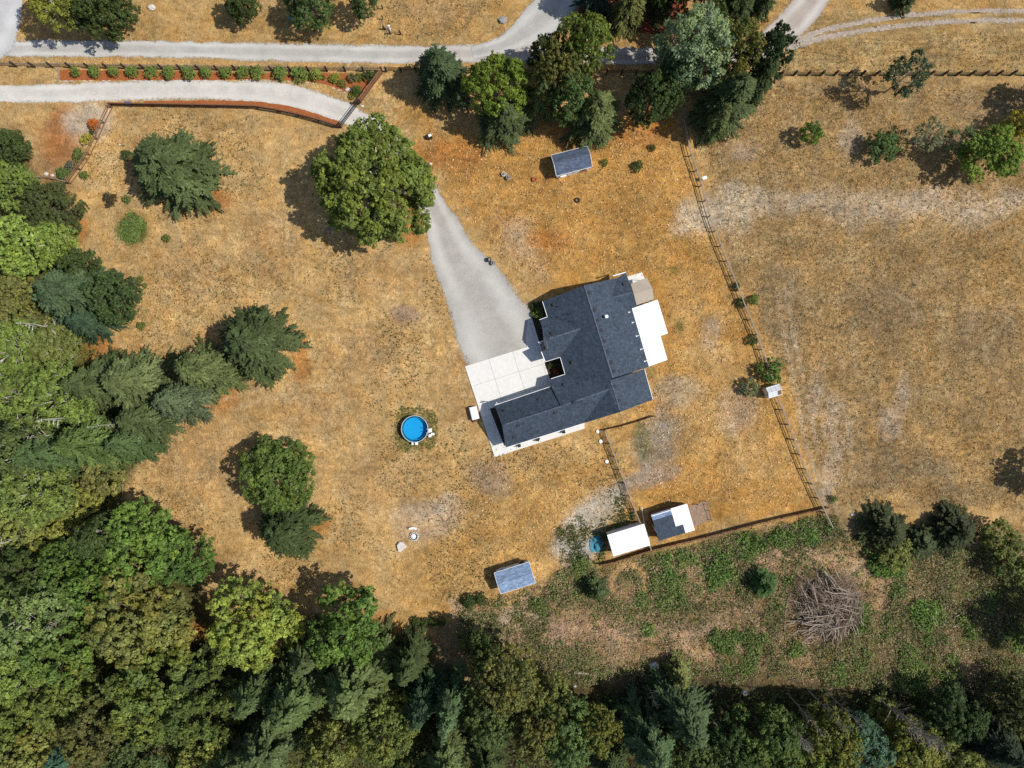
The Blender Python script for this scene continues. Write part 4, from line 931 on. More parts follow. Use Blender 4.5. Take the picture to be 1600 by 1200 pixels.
# fire pit with ring of blocks, bench, boulder seat
c = P(647, 838); t = thing('fire_pit', c, 'round fire pit ring of pale stones with white ash inside', 'fire pit')
for k in range(12):
    a = 2*PI*k/12; mb = MB(); mb.blob(c+Vector((math.cos(a)*.62, math.sin(a)*.62, .14)), (.17, .14, .17), k, 8, .12); mb.build('stone', M['stone'], t)
mb = MB(); mb.ring(c, [(.0, .16), (.25, .14), (.5, .05)], 16); mb.build('ash', M['white'], t)
mb = MB(); mb.ring(c, [(.52, .0), (.52, .33), (.47, .33), (.47, .0)], 20); mb.build('iron_ring', M['black_metal'], t)
mb = MB(); c = P(646, 825)
for k in range(8):
    a0 = R(60+k*7.5); a1 = R(67.5+k*7.5); 
    q = [(c.x-0.05+math.cos(a)*r_, c.y-1.15+math.sin(a)*r_) for a, r_ in ((a0, 1.35), (a1, 1.35), (a1, 1.05), (a0, 1.05))]; mb.prism(q, .05, .42)
mb.solo('curved_bench', M['white'], 'small curved white bench just above the fire pit', 'bench')
mb = MB(); q = P(628, 854); mb.prism([(q.x+x, q.y+y) for x, y in ((-.75, .3), (-.35, .8), (.2, .75), (.65, .2), (.7, -.15), (.2, -.4), (-.1, -.75), (-.5, -.7), (-.65, -.2))], 0, .42); mb.prism([(q.x+x*.9, q.y+y*.9) for x, y in ((-.75, .3), (-.35, .8), (.2, .75), (.65, .2), (.7, -.15), (.2, -.4), (-.1, -.75), (-.5, -.7), (-.65, -.2))], .42, .5)
mb.solo('flat_boulder', M['stone'], 'large flat white boulder at lower left of the fire pit', 'boulder')
# boulders and stones
for px, py, s, mt, lb in ((600, 184, .5, 'stone', 'white boulder on the lawn right of the driveway gate'), (544, 140, .45, 'stone', 'white stone in the bark bed near the gate'), (566, 166, .3, 'stone', 'small pale stone beside the gate post'), (673, 256, .3, 'stone', 'small pale stone just right of the big maple'),
    (786, 32, .75, 'stone_grey', 'grey flat boulder on the grass where the side road leaves'), (238, 12, .6, 'stone', 'pale pile of stones on the grass above the road'), (187, 226, .22, 'stone', 'tiny white stone on the lawn near the stepping fence'),
    (73, 272, .4, 'stone', 'pale stone behind the short grey fence, left one'), (82, 274, .32, 'stone', 'pale stone behind the short grey fence, right one'), (1023, 1040, .8, 'stone', 'large white rock in the dark scrub at bottom'), (1163, 1082, .6, 'stone_grey', 'grey rock in the scrub at lower right'),
    (1332, 804, .35, 'stone', 'white stone left of the dark firs in shade'), (1512, 871, .28, 'stone', 'white stone in the weeds at the right edge'), (898, 1072, .3, 'stone', 'small pale rock at the forest edge near bottom centre')):
    q = P(px, py); mb = MB(); mb.blob(q+Vector((0, 0, s*.25)), (s, s*.7, s*.5), int(px), 9, .22); mb.solo('boulder', M[mt], lb, 'boulder')
for k in range(9):
    q = P(232+k*2.2+random.uniform(-2, 2), 12+random.uniform(-4, 4)); 
# edging stones of the bark beds
t = thing('stone_edging', P(93, 126), 'broken white stone edging between the bark bed and the gravel driveway', 'edging'); rr = random.Random(5)
edge = catmull([(93, 127, 1), (200, 126, 1), (300, 126, 1), (400, 125.5, 1), (450, 127, 1), (490, 131, 1), (530, 141, 1), (555, 154, 1)], 0.9)
for i, q in enumerate(edge):
    if rr.random() < .45: continue
    mb = MB(); p = P(q[0], q[1]); mb.blob(p+Vector((0, 0, .05)), (rr.uniform(.2, .42), .09, .09), i, 6, .2); mb.build('stone', M['stone'], t, False)
mb = MB(); mb.box(P(92, 117, .06), (.22, 2.2, .16)); mb.solo('kerb_timber', M['wood_grey'], 'pale timber kerb closing the left end of the bark bed', 'kerb')
# well lids
for k, (px, py, lb) in enumerate(((934, 674, 'white round lid nearest the house beside the pen fence'), (938.5, 689.5, 'white round lid in the middle of three beside the pen fence'), (948, 721, 'white round lid farthest from the house beside the pen fence'))):
    q = P(px, py); mb = MB(); mb.ring(q, [(.30, 0), (.30, .14), (.26, .2), (.08, .22), (.0, .22)], 20); mb.box(q+Vector((0, 0, .24)), (.12, .12, .05)); mb.solo('well_lid', M['white'], lb, 'lid', 'white lids in the grass')
# white cart by the slab
q = P(741.5, 645); t = thing('utility_cart', q, 'small white covered cart with black wheels left of the concrete slab', 'cart'); an = R(14)
mb = MB(); mb.box(q+Vector((0, 0, .75)), (1.15, 2.0, .5), an); mb.box(q+Vector((0, 0, 1.03)), (1.0, 1.85, .1), an); mb.build('body', M['white'], t)
mb = MB(); mb.box(q+Vector((0, 0, .45)), (.9, 1.9, .12), an); mb.build('frame', M['black_metal'], t)
for sx in (-1, 1):
    for sy in (-1, 1):
        c = q+Matrix.Rotation(an, 3, 'Z') @ Vector((sx*.5, sy*.7, .28)); ax = Matrix.Rotation(an, 3, 'Z') @ Vector((.09, 0, 0)); mb = MB(); mb.tube(c-ax, c+ax, .28, n=14); mb.build('wheel', M['black_metal'], t)
mb = MB(); c = q+Vector((.15, -1.25, .3)); mb.box(c, (.7, .35, .35), an); mb.build('tool_box', M['wood_brown'], t)
# yard ornaments
def planter_pair(px, py, lb, cols=('stone', 'stone_grey')):
    q = P(px, py); t = thing('stone_planter', q, lb, 'planter')
    for k, (dx, dy) in enumerate(((-.35, .25), (.35, -.25))):
        c = q+Vector((dx, dy, 0)); mb = MB(); mb.ring(c, [(.2, 0), (.36, .5), (.38, .58), (.3, .58), (.26, .45), (0, .42)], 14); mb.build('bowl', M[cols[k]], t)
        mb = MB(); mb.blob(c+Vector((0, 0, .6)), (.2, .2, .22), k, 8, .3); mb.build('dry_plant', M['twig'], t)
planter_pair(791, 276, 'pair of grey stone planters on the golden lawn left of the upper shed')
planter_pair(767.5, 409, 'pair of dark planters by the right edge of the gravel driveway', ('black_metal', 'stone_grey'))
q = P(672, 215); t = thing('bird_house', q, 'small dark wooden box with white front standing near the upper driveway', 'nest box')
mb = MB(); mb.box(q+Vector((0, 0, .5)), (.7, .6, 1.0), .4); mb.build('box', M['wood_dark'], t); mb = MB(); mb.box(q+Vector((.1, 0, 1.03)), (.5, .4, .06), .4); mb.build('lid', M['white'], t)
q = P(835, 281); mb = MB(); mb.ring(q, [(.25, 0), (.38, .35), (.3, .35), (.1, .2), (0, .2)], 14); mb.solo('clay_pot', M['terracotta'], 'rust red clay pot on the lawn left of the upper shed', 'pot')
q = P(902, 313); mb = MB(); mb.ring(q, [(.42, 0), (.45, .12), (.4, .25), (.22, .25), (.2, .05)], 16); mb.solo('old_tyre', M['black_metal'], 'black tyre lying on the golden lawn', 'tyre')
q = P(1098, 281); t = thing('water_trough', q, 'white mineral feeder on a post on the long grey fence', 'feeder'); mb = MB(); mb.box(q+Vector((0, 0, 1.0)), (.7, .45, .3), .3); mb.build('tray', M['white'], t); mb = MB(); mb.tube(q, q+Vector((0, 0, .9)), .06); mb.build('stand', M['grey_metal'], t)
q = P(609, 46); t = thing('dog_statue', q, 'white post ornament by the broken fence corner above the road', 'ornament'); mb = MB(); mb.tube(q, q+Vector((0, 0, 1.0)), .22, .12, 8); mb.build('base', M['white'], t); mb = MB(); mb.blob(q+Vector((0, 0, 1.1)), (.25, .18, .2), 2, 8, .1); mb.build('cap', M['white'], t)
q = P(201, 163); mb = MB(); mb.prism([(q.x-.5, q.y-.2), (q.x+.5, q.y-.35), (q.x+.55, q.y+.2), (q.x-.4, q.y+.3)], 0, .5); mb.prism([(q.x-.4, q.y-.15), (q.x+.4, q.y-.25), (q.x+.45, q.y+.1), (q.x-.3, q.y+.2)], .5, .62); mb.solo('water_tub', M['plastic_blue'], 'small dark blue tub against the curving brown fence', 'tub')
q = P(457, 32); mb = MB(); mb.ring(q, [(.3, 0), (.34, .8), (.3, .82), (0, .82)], 14); mb.solo('barrel', M['blue_tarp'], 'light blue barrel under the tree above the road', 'barrel')
q = P(930, 20); t = thing('garden_umbrella', q, 'small pale blue round table top in the red bark bed', 'table'); mb = MB(); mb.ring(q, [(.0, .78), (.5, .76), (.5, .72), (0, .72)], 16); mb.build('table_top', M['roof_pale'], t); mb = MB(); mb.tube(q, q+Vector((0, 0, .72)), .05); mb.build('leg', M['grey_metal'], t)
# swing under the maple
q = P(528, 362); t = thing('swing_frame', q, 'blue swing frame in the shade at lower left of the big maple', 'swing')
mb = MB(); mb.tube(q+Vector((-1.1, 0, 2.0)), q+Vector((1.1, -.1, 2.0)), .05); mb.build('top_bar', M['plastic_blue'], t)
for sx in (-1.1, 1.1):
    for sy in (-.7, .7): mb = MB(); mb.tube(q+Vector((sx, 0, 2.0)), q+Vector((sx, sy, 0)), .04); mb.build('leg', M['plastic_blue'], t)
mb = MB(); mb.box(q+Vector((0, 0, .5)), (.5, .2, .05)); mb.build('seat', M['terracotta'], t)
for s in (-.22, .22): mb = MB(); mb.tube(q+Vector((s, 0, .5)), q+Vector((s, 0, 2.0)), .012, n=4); mb.build('chain', M['grey_metal'], t)
# bench by the forest edge and fallen logs
for px0, py0, px1, py1, r_, mt, lb in ((478, 816, 508, 812, .2, 'log2', 'dark fallen log sticking out right of the fir'), (897, 1051, 920, 1053, .22, 'log', 'short pale log in the shade at the clearing edge'),
        (956, 990, 957, 1057, .07, 'log', 'upright thin stick line in the scrub below the clearing'), (985, 1095, 1000, 1138, .12, 'bark_pale', 'pale broken birch trunk in the dark trees at bottom'), (1108, 1117, 1133, 1152, .1, 'bark_pale', 'thin pale trunk lying between dark firs at lower right'),
        (1492, 966, 1507, 950, .1, 'bark_pale', 'white stick in the green scrub, upper of two'), (1491, 980, 1502, 973, .1, 'bark_pale', 'white stick in the green scrub, lower of two'), (1538, 1084, 1550, 1077, .1, 'bark_pale', 'pale stick in the scrub at the far right'),
        (1226, 990, 1232, 928, .1, 'log', 'long brown pole lying left of the brush pile'), (1043, 1050, 1057, 1075, .1, 'log', 'pale stick below the white rock in the scrub'), (1110, 1015, 1132, 1048, .1, 'log2', 'dark leaning stick in the scrub at lower middle'),
        (1470, 880, 1520, 900, .12, 'log2', 'dark fallen branch by the path at the right'), (1275, 895, 1287, 880, .07, 'bark_pale', 'thin white stick above the brush pile')):
    a = P(px0, py0, .2); b_ = P(px1, py1, .2); a.z = b_.z = r_; mid_ = (a+b_)/2+Vector((random.uniform(-.15, .15), random.uniform(-.15, .15), 0)); mb = MB(); mb.path([a, mid_, b_], [r_, r_*.85, r_*.6], 7)
    mb.tube(mid_, mid_+Vector((.3, .35, .15)), r_*.4, r_*.2, 5); mb.solo('fallen_log', M[mt], lb, 'log')
# brush pile
c = P(1290, 945); t = thing('brush_pile', c, 'big round pile of grey and brown cut branches in the scrub', 'brush pile'); rr = random.Random(11); SM = []
for k in range(8):
    mb = MB(); n = 4; L_ = 1.0; pts = [Vector((x, rr.uniform(-.04, .04), rr.uniform(-.03, .03))) for x in np.linspace(0, 1, n+1)]
    rs = [0.5*(1-.65*i/n) for i in range(n+1)]
    # slender: radii are given in the y/z plane and scaled with the object
    me = MB(); 
    for i in range(n):
        me.tube(pts[i], pts[i+1], rs[i]*.03/.5, rs[i+1]*.03/.5, 5)
    for j in range(3):
        a = pts[1+j]; me.tube(a, a+Vector((.22, rr.uniform(-.16, .16), rr.uniform(-.05, .12))), .014, .006, 4)
    SM.append(me.mesh('branch', M['log' if k % 2 else 'log2']))
heaps = ((-2.6, 1.6, 2.9, 2.3), (1.2, 2.2, 2.8, -.5), (-1.4, -2.0, 3.0, .35), (2.9, -.6, 2.6, 1.2), (.8, -2.6, 2.3, 1.45), (-.2, .4, 3.2, 2.9))
def pile_h(x, y): return max(max(0, 1-math.hypot(x-h[0], y-h[1])/(h[2]*1.25)) for h in heaps)
for k in range(290):
    h = heaps[k % 6]; a = rr.uniform(0, 2*PI); rad = h[2]*math.sqrt(rr.random())*.95; cx, cy = h[0]+rad*math.cos(a), h[1]+rad*math.sin(a)
    big = rr.random() < .5; L_ = rr.uniform(2.6, 5.4) if big else rr.uniform(1.0, 2.4); th = h[3]+rr.gauss(0, .30 if big else .9); o = link('branch', SM[rr.choice([0, 1, 1, 3, 3, 5, 7, 2, 4])], t)
    hgt = .12+2.3*pile_h(cx, cy)**.7*rr.uniform(.55, 1.05); o.location = (cx-math.cos(th)*L_/2, cy-math.sin(th)*L_/2, hgt); o.rotation_euler = (rr.uniform(0, 6.28), rr.gauss(0, .13), th)
    q = rr.uniform(1.6, 3.4) if big else rr.uniform(.7, 1.8); o.scale = (L_, q, q)
mb = MB(); mb.blob(c+Vector((0, 0, .1)), (4.3, 4.0, 1.0), 3, 22, .15); mb.build('pile_core', M['soil'], t)
for mt in ('log', 'log2', 'twig'):
    mb = MB()
    for k in range(300):
        a = rr.uniform(0, 2*PI); h = heaps[k % 6]; rad = h[2]*1.1*math.sqrt(rr.random()); x_, y_ = h[0]+rad*math.cos(a), h[1]+rad*math.sin(a); p0 = c+Vector((x_, y_, .08+2.2*pile_h(x_, y_)**.7*rr.uniform(.5, 1))); th = rr.uniform(0, 6.28) if rr.random() < .5 else (a+rr.gauss(0, .5)); l_ = rr.uniform(.4, 1.5)
        p1 = p0+Vector((math.cos(th)*l_, math.sin(th)*l_, rr.gauss(0, .25))); p1.z = max(.05, p1.z); mb.tube(p0, p1, rr.uniform(.02, .05), .012, 3, cap=False)
    tag(mb.build('twigs', M[mt], t), kind='stuff')

# ------------------------------------------------------------------ foliage meshes
def quads(C0, A, B):
    """rhombic leaves: centre, half-length vector, half-width vector"""
    n = len(C0); V = np.empty((n, 4, 3)); V[:, 0] = C0-A; V[:, 1] = C0+B; V[:, 2] = C0+A; V[:, 3] = C0-B
    return V.reshape(-1, 3), np.arange(n*4).reshape(n, 4)
def unit(a): return a/np.maximum(1e-9, np.linalg.norm(a, axis=1, keepdims=True))
def leaves(C0, Nrm, rs, size, asp=0.62):
    """flat leaves at C0 facing roughly Nrm"""
    n = len(C0); r_ = unit(rs.normal(size=(n, 3))); Nn = unit(Nrm); A = unit(np.cross(Nn, r_)); B = np.cross(Nn, A)
    s = size*rs.uniform(.65, 1.35, (n, 1)); return quads(C0, A*s, B*s*asp)
def broad_mesh(name, seed, Rr, H, base, n_lobes, n_clumps, n_leaf, leaf, clump_r, tint=((1, 1, 1),), spread=.62, squash=.75, shell=.9, mat='leaf', tv=.18, lobe=(.17, .30), irr=1.0):
    rs = np.random.RandomState(seed); zc = base+(H-base)*.42; hu = H-zc; hd = zc-base; lc = []; lr = []
    ph = rs.uniform(0, 6.28, 3); n_l = n_lobes*4
    for i in range(n_l):                      # foliage masses held out on the limbs, all over the crown and a few inside
        u_ = 1-2*(i+.5)/n_l*.82; a = i*2.39996+rs.normal()*.25; rr_ = math.sqrt(max(0, 1-u_*u_))
        out = 1+irr*(.10*math.sin(2*a+ph[0])+.10*math.sin(3*a+ph[1])+.08*math.sin(5*a+ph[2])); q = rs.choice([rs.uniform(.74, .92), rs.uniform(.35, .65)], p=[.8, .2])
        s = Rr*rs.uniform(*lobe); lc.append([math.cos(a)*rr_*Rr*q*out, math.sin(a)*rr_*Rr*q*out, zc+u_*(hu if u_ > 0 else hd)*q]); lr.append([s, s, s*squash])
    lc = np.array(lc); lr = np.array(lr); area = lr[:, 0]**2; pr = area/area.sum()
    k = rs.choice(len(lc), n_clumps*2, p=pr); d = unit(rs.normal(size=(len(k), 3))); d[:, 2] = np.where(d[:, 2] < -.2, -d[:, 2], d[:, 2])
    pos = lc[k]+d*lr[k]*(shell+rs.uniform(-.25, .22, (len(k), 1))); keep = np.ones(len(k), bool)
    for j in range(len(lc)):
        e = (((pos-lc[j])/lr[j])**2).sum(1); keep &= (e > .45) | (k == j)
    idx = np.where(keep)[0][:n_clumps]; pos = pos[idx]; d = d[idx]; kk = k[idx]; m_ = len(pos)
    cr = clump_r*rs.uniform(.45, 1.0, (m_, 1, 1)); od = rs.normal(size=(m_, n_leaf, 3)); od = od/np.linalg.norm(od, axis=2, keepdims=True)
    off = od*rs.uniform(.35, 1, (m_, n_leaf, 1)); off[:, :, 2] *= .65; L0 = pos[:, None]+off*cr
    nn = d[:, None]*.45+od*.8+np.array([0, 0, .45])+rs.normal(size=(m_, n_leaf, 3))*.35
    V, Q = leaves(L0.reshape(-1, 3), nn.reshape(-1, 3), rs, leaf)
    tt = np.array(tint); lobe_t = tt[rs.randint(0, len(tt), len(lc))]*(1+rs.normal(size=(len(lc), 1))*.10); ct = lobe_t[kk]*.6+tt[rs.randint(0, len(tt), m_)]*.4
    ct = ct*(1+rs.normal(size=(m_, 1))*tv); c_ = np.repeat(np.repeat(ct, n_leaf, 0), 4, 0)
    sel = np.linspace(0, len(lc)-1, min(len(lc), 22)).astype(int)
    return np_mesh(name, V, Q, M[mat], cols=np.clip(c_, .2, 3)), lc[sel], lr[sel]
def trunk_mesh(name, seed, H, r_, lc=None, lr=None, lean=0, mat='bark', limbs=0, Rr=3, up=.5, tw=0, top=.85):
    rr = random.Random(seed); mb = MB(); pts = [Vector((0, 0, -.2))]
    for i in range(1, 7): pts.append(Vector((rr.gauss(0, .06)*H/12*i**.5+lean*i, rr.gauss(0, .06)*H/12*i**.5, H*top*i/6)))
    rs_ = [r_*(1.25 if i == 0 else 1-.14*i) for i in range(7)]; mb.path(pts, rs_, 8)
    if lc is not None:
        for c in lc[1:]:
            i = rr.randint(2, 4); a = pts[i]; b_ = Vector(c); m1 = a.lerp(b_, .5)+Vector((0, 0, -.3)); mb.path([a, m1, b_], [rs_[i]*.5, rs_[i]*.35, .05], 5)
            for j in range(5):
                e = b_+Vector((rr.gauss(0, 1), rr.gauss(0, 1), abs(rr.gauss(0, .7)))).normalized()*float(lr[1][0])*rr.uniform(.5, .9); mb.tube(m1.lerp(b_, rr.uniform(.4, 1)), e, .05, .015, 4)
    for j in range(limbs):
        z = H*rr.uniform(.25, top); a = rr.uniform(0, 2*PI); L_ = Rr*rr.uniform(.35, 1)*(1.1-z/H); b0 = Vector((pts[min(6, int(z/H/top*6))].x, 0, z)); e = b0+Vector((math.cos(a)*L_, math.sin(a)*L_, L_*up))
        mb.path([b0, b0.lerp(e, .5)+Vector((0, 0, .1)), e], [.07, .045, .015], 4)
        for q in range(tw):
            s0 = b0.lerp(e, rr.uniform(.3, .9)); e2 = s0+Vector((math.cos(a+rr.uniform(-.9, .9)), math.sin(a+rr.uniform(-.9, .9)), up*1.2))*L_*rr.uniform(.2, .5); mb.tube(s0, e2, .022, .008, 3)
    return mb.mesh(name, M[mat])
def conifer_mesh(name, seed, Rr, H, n_b, z0=.06, droop=1.0, power=.8, step=.19, sprl=1.0, tv=.20, mat='needle', forks=6, wild=.10):
    """boughs that fork into feathered sprays"""
    rs = np.random.RandomState(seed); Cs = []; As = []; Bs = []; Ts = []
    ph = rs.uniform(0, 6.28, 3)
    def feather(o, d2, L, z_up, dr, tone, w):
        n = max(2, int(L/step)); s = (np.arange(n)+rs.rand())/n*.95+.05; dx, dy = d2; curl = rs.normal()*.15
        ax = dx*s-dy*curl*s*s; ay = dy*s+dx*curl*s*s; bp = o+np.stack([ax*L, ay*L, (z_up*s-dr*s**2)*L], 1)
        T = unit(np.stack([np.full(n, dx), np.full(n, dy), z_up-2*dr*s], 1)); S = np.array([-dy, dx, 0])
        sl_ = (w*(1-s)**.7+.10)[:, None]
        for sg in (-1, 1):
            ang = (R(48)+rs.normal(size=n)*.2)[:, None]; D = unit(T*np.cos(ang)+S*sg*np.sin(ang)+np.array([0, 0, -.25])*rs.uniform(.0, 1.6, (n, 1)))
            ln = sl_*rs.uniform(.65, 1.2, (n, 1))*.55; Wd = np.cross(D, np.array([0, 0, 1.0])); Wd = unit(Wd+rs.normal(size=(n, 3))*.35)*(.06+ln*.40)
            Cs.append(bp+D*ln*.9); As.append(D*ln); Bs.append(Wd); Ts.append(np.full(n, tone))
        ln = np.full((n, 1), L/n*.75); Cs.append(bp+np.array([0, 0, .03])); As.append(T*ln); Bs.append(np.tile(S*.075, (n, 1))+rs.normal(size=(n, 3))*.02); Ts.append(np.full(n, tone*1.12))
        return bp, s
    for i in range(n_b):
        t = ((i+rs.rand())/n_b)**.9; az = i*2.39996+rs.normal()*.3; z = H*(z0+(1-z0)*t)
        out = 1+wild*math.sin(2*az+ph[0])+wild*.6*math.sin(5*az+ph[1])
        L = max(.3, Rr*(1-t)**power*rs.uniform(.68, 1.06)*out); d2 = np.array([math.cos(az), math.sin(az)]); tone = 1+rs.normal()*tv; dr = .42*droop*rs.uniform(.7, 1.3)
        bp, s = feather(np.array([0, 0, z]), d2, L, .14, dr, tone, min(.50, .15*L)*sprl)
        if L < .9: continue
        for f in range(forks):
            k = int(len(bp)*(.22+.62*(f+rs.rand())/forks)); k = min(k, len(bp)-1); sg = 1 if f % 2 else -1; a2 = sg*R(rs.uniform(20, 36)); ca, sa = math.cos(a2), math.sin(a2)
            nd = np.array([d2[0]*ca-d2[1]*sa, d2[0]*sa+d2[1]*ca]); l2 = L*(1-s[k])*rs.uniform(.45, .8)+.2
            feather(bp[k]+np.array([0, 0, rs.uniform(-.12, .06)]), nd, l2, .12-.8*dr*s[k], dr*.8, tone*(1+rs.normal()*.08), min(.36, .15*l2+.1)*sprl)
    C0 = np.concatenate(Cs); V, Q = quads(C0, np.concatenate(As), np.concatenate(Bs)); T_ = np.concatenate(Ts)
    cols = np.repeat(np.stack([T_, T_, T_], 1), 4, 0); return np_mesh(name, V, Q, M[mat], cols=np.clip(cols, .4, 1.8))
PROTO = {}
def reg(kind, crown, trunk, Rr, H, zc): PROTO.setdefault(kind, []).append((crown, trunk, Rr, H, zc))
for s in (1, 2, 3):
    reg('fir', conifer_mesh('crown', s, 5.2, 15, 115, droop=1.0, power=.68), trunk_mesh('trunk', s, 15, .28), 5.2, 15, .38)
for s in (4, 5, 9): reg('cedar', conifer_mesh('crown', s, 5.5, 12, 115, droop=.8, power=.55, sprl=1.15, z0=.05, wild=.06), trunk_mesh('trunk', s, 12, .3), 5.5, 12, .33)
for s in (6, 7): reg('smallfir', conifer_mesh('crown', s, 2.6, 7, 70, droop=.8, step=.16, sprl=1.0, forks=4), trunk_mesh('trunk', s, 7, .15), 2.6, 7, .38)
reg('spire', conifer_mesh('crown', 8, 3.2, 20, 125, droop=1.1, power=.75), trunk_mesh('trunk', 8, 20, .28), 3.2, 20, .42)
GT = ((1, 1, 1), (1.15, 1.12, .9), (.85, .9, .9)); AT = ((1, 1, 1), (1.15, 1.12, .9), (.85, .95, .9), (1.32, 1.12, .75))
for s in (11, 12, 13):
    cm, lc, lr = broad_mesh('crown', s, 5.5, 12, 2.0, 11, 900, 24, .17, .55, GT); reg('broad', cm, trunk_mesh('trunk', s, 12, .3, lc, lr), 5.5, 12, .5)
for s in (21, 22, 23):
    cm, lc, lr = broad_mesh('crown', s, 6, 14, 2.5, 14, 1000, 24, .18, .58, AT, tv=.2); reg('mixed', cm, trunk_mesh('trunk', s, 14, .3, lc, lr), 6, 14, .5)
for s in (31, 32, 33):
    cm, lc, lr = broad_mesh('crown', s, 4.2, 16, 3, 15, 800, 20, .15, .6, GT, squash=1.2, tv=.2, lobe=(.14, .30)); reg('poplar', cm, trunk_mesh('trunk', s, 16, .2, lc, lr, mat='bark_pale'), 4.2, 16, .52)
cm, lc, lr = broad_mesh('crown', 41, 5.6, 9, .6, 16, 1300, 22, .16, .5, GT, tv=.12, irr=.35); reg('dense', cm, trunk_mesh('trunk', 41, 9, .3, lc, lr), 5.6, 9, .45)
cm, lc, lr = broad_mesh('crown', 42, 5.6, 9, .6, 13, 1200, 22, .16, .5, GT, tv=.14, irr=.4); reg('dense', cm, trunk_mesh('trunk', 42, 9, .3, lc, lr), 5.6, 9, .45)
cm, lc, lr = broad_mesh('crown', 51, 3.0, 9, 3, 6, 190, 16, .14, .5, GT, tv=.2); reg('sparse', cm, trunk_mesh('trunk', 51, 9, .13, lc, lr, mat='twig'), 3.0, 9, .6)
for s in (52, 53):
    cm, lc, lr = broad_mesh('crown', s, 3.0, 6.5, .8, 9, 380, 18, .13, .42, GT, tv=.2); reg('sapling', cm, trunk_mesh('trunk', s, 6.5, .1, lc, lr), 3.0, 6.5, .48)
for s in (61, 62):
    cm, lc, lr = broad_mesh('crown', s, 1.0, 1.9, .05, 7, 230, 18, .07, .16, ((1, 1, 1), (1.1, 1.05, .9)), squash=.95, tv=.05, lobe=(.36, .46), irr=0); reg('bush', cm, trunk_mesh('stem', s, 1.5, .06), 1.0, 1.9, .5)
for s in (63, 64):
    cm, lc, lr = broad_mesh('crown', s, 1.5, 2.2, .05, 5, 150, 14, .11, .34, ((1, 1, 1), (1.3, 1.15, .8), (.8, .85, .9)), squash=.8, tv=.2, lobe=(.22, .4)); reg('shrub', cm, trunk_mesh('stem', s, 1.6, .06), 1.5, 2.2, .5)
DEADM = [trunk_mesh('trunk', 71, 14, .16, limbs=60, Rr=3.2, up=1.1, tw=4, mat='twig', top=.95), trunk_mesh('trunk', 72, 15, .2, limbs=16, Rr=3.5, up=.4, tw=2, mat='bark_pale', top=.95), trunk_mesh('trunk', 73, 12, .12, limbs=30, Rr=2.5, up=.9, tw=3, mat='twig', top=.95)]
tcount = [0]
def tree(kind, px, py, rpx, h, colr, label, name=None, cat='tree', group=None, zf=None):
    if kind in ('fir', 'cedar', 'smallfir', 'spire'): rpx *= 1.22; colr = tuple(c*.64 for c in colr)
    if kind == 'mixed' and colr[0] < .18: colr = (min(colr[0], colr[1]*.96), colr[1]*1.04, colr[2])
    if px < 345 and py > 180 and h > 3: colr = tuple(c*1.13 for c in colr)
    elif py > 900 and h > 3: colr = tuple(c*1.12 for c in colr)
    pl = PROTO[kind]; i = tcount[0]; tcount[0] += 1; crown, trunk, Rr, H, zc = pl[i % len(pl)]
    if zf is not None: zc = zf
    base = P(px, py, h*zc); base.z = 0; rad = rpx*SC*(HC-h*zc)/HC
    nm = name or {'fir': 'fir_tree', 'cedar': 'cedar_tree', 'smallfir': 'fir_tree', 'spire': 'fir_tree', 'broad': 'leafy_tree', 'mixed': 'leafy_tree', 'poplar': 'poplar_tree', 'dense': 'leafy_tree', 'sparse': 'leafy_tree', 'sapling': 'young_tree', 'bush': 'round_bush', 'shrub': 'shrub'}[kind]
    t = thing(nm, base, label, cat, group, rz=(i*2.17) % (2*PI)); s = rad/Rr; t.scale = (s, s, h/H)
    o = link('trunk' if cat == 'tree' else 'stem', trunk, t); o = link('crown' if cat == 'tree' else 'foliage', crown, t); o.color = (*colr, 1)
    return t
def snag(k, px, py, h, s, lb, top=True):
    # px,py: where the trunk meets the ground
    base = P(px, py); t = thing('bare_tree', base, lb, 'tree', None, rz=px*.7); H = (14, 15, 12)[k]; t.scale = (s, s, h/H); link('trunk', DEADM[k], t); return t
GR = (.095, .130, .032); DG = (.050, .072, .022); BG = (.062, .098, .042); LG = (.16, .20, .035); YG = (.18, .185, .04); OL = (.125, .140, .038); LIME = (.150, .205, .042); MG = (.105, .145, .034); AU = (.21, .14, .03); SG = (.14, .19, .095); FG = (.066, .090, .030); FL = (.105, .132, .040)
# isolated and grouped trees
cm, lc, lr = broad_mesh('crown', 101, 9.0, 15.5, 2.0, 32, 3100, 22, .185, .55, ((1, 1, 1), (1.2, 1.1, .8), (.9, .95, .9)), tv=.18, lobe=(.11, .21), irr=.45)
reg('maple', cm, trunk_mesh('trunk', 101, 15.5, .55, lc, lr, mat='bark_pale'), 9.0, 15.5, .48)
T = tree
T('maple', 590, 292, 94, 15.5, (.11, .145, .032), 'huge spreading green maple hiding part of the gravel driveway', 'maple_tree')
T('cedar', 272, 268, 72, 11, FG, 'broad bushy cedar standing alone on the upper left lawn')
T('cedar', 403, 536, 66, 12, FG, 'dark spiky cedar at the tip of the left tree line')
T('fir', 322, 578, 52, 14, (.09, .115, .036), 'grey green fir beside the cedar at the tip of the left tree line')
T('dense', 433, 742, 57, 9, (.082, .120, .028), 'dense round dark green tree on the lower left lawn')
T('cedar', 452, 826, 52, 11, DG, 'dark ragged fir touching the lower side of the dense round tree')
T('smallfir', 425, 790, 26, 6, DG, 'small dark fir between the round tree and the ragged fir')
T('fir', 690, 118, 50, 13, (.055, .085, .032), 'pointed dark fir beside the road, leftmost of the upper tree group')
T('broad', 778, 140, 48, 13, (.11, .155, .022), 'bright green leafy tree right of the pointed fir')
T('fir', 788, 188, 42, 11, FG, 'fir below the bright green leafy tree on the upper lawn')
T('mixed', 912, 76, 40, 16, (.095, .125, .028), 'round yellow green tree overlapping the road')
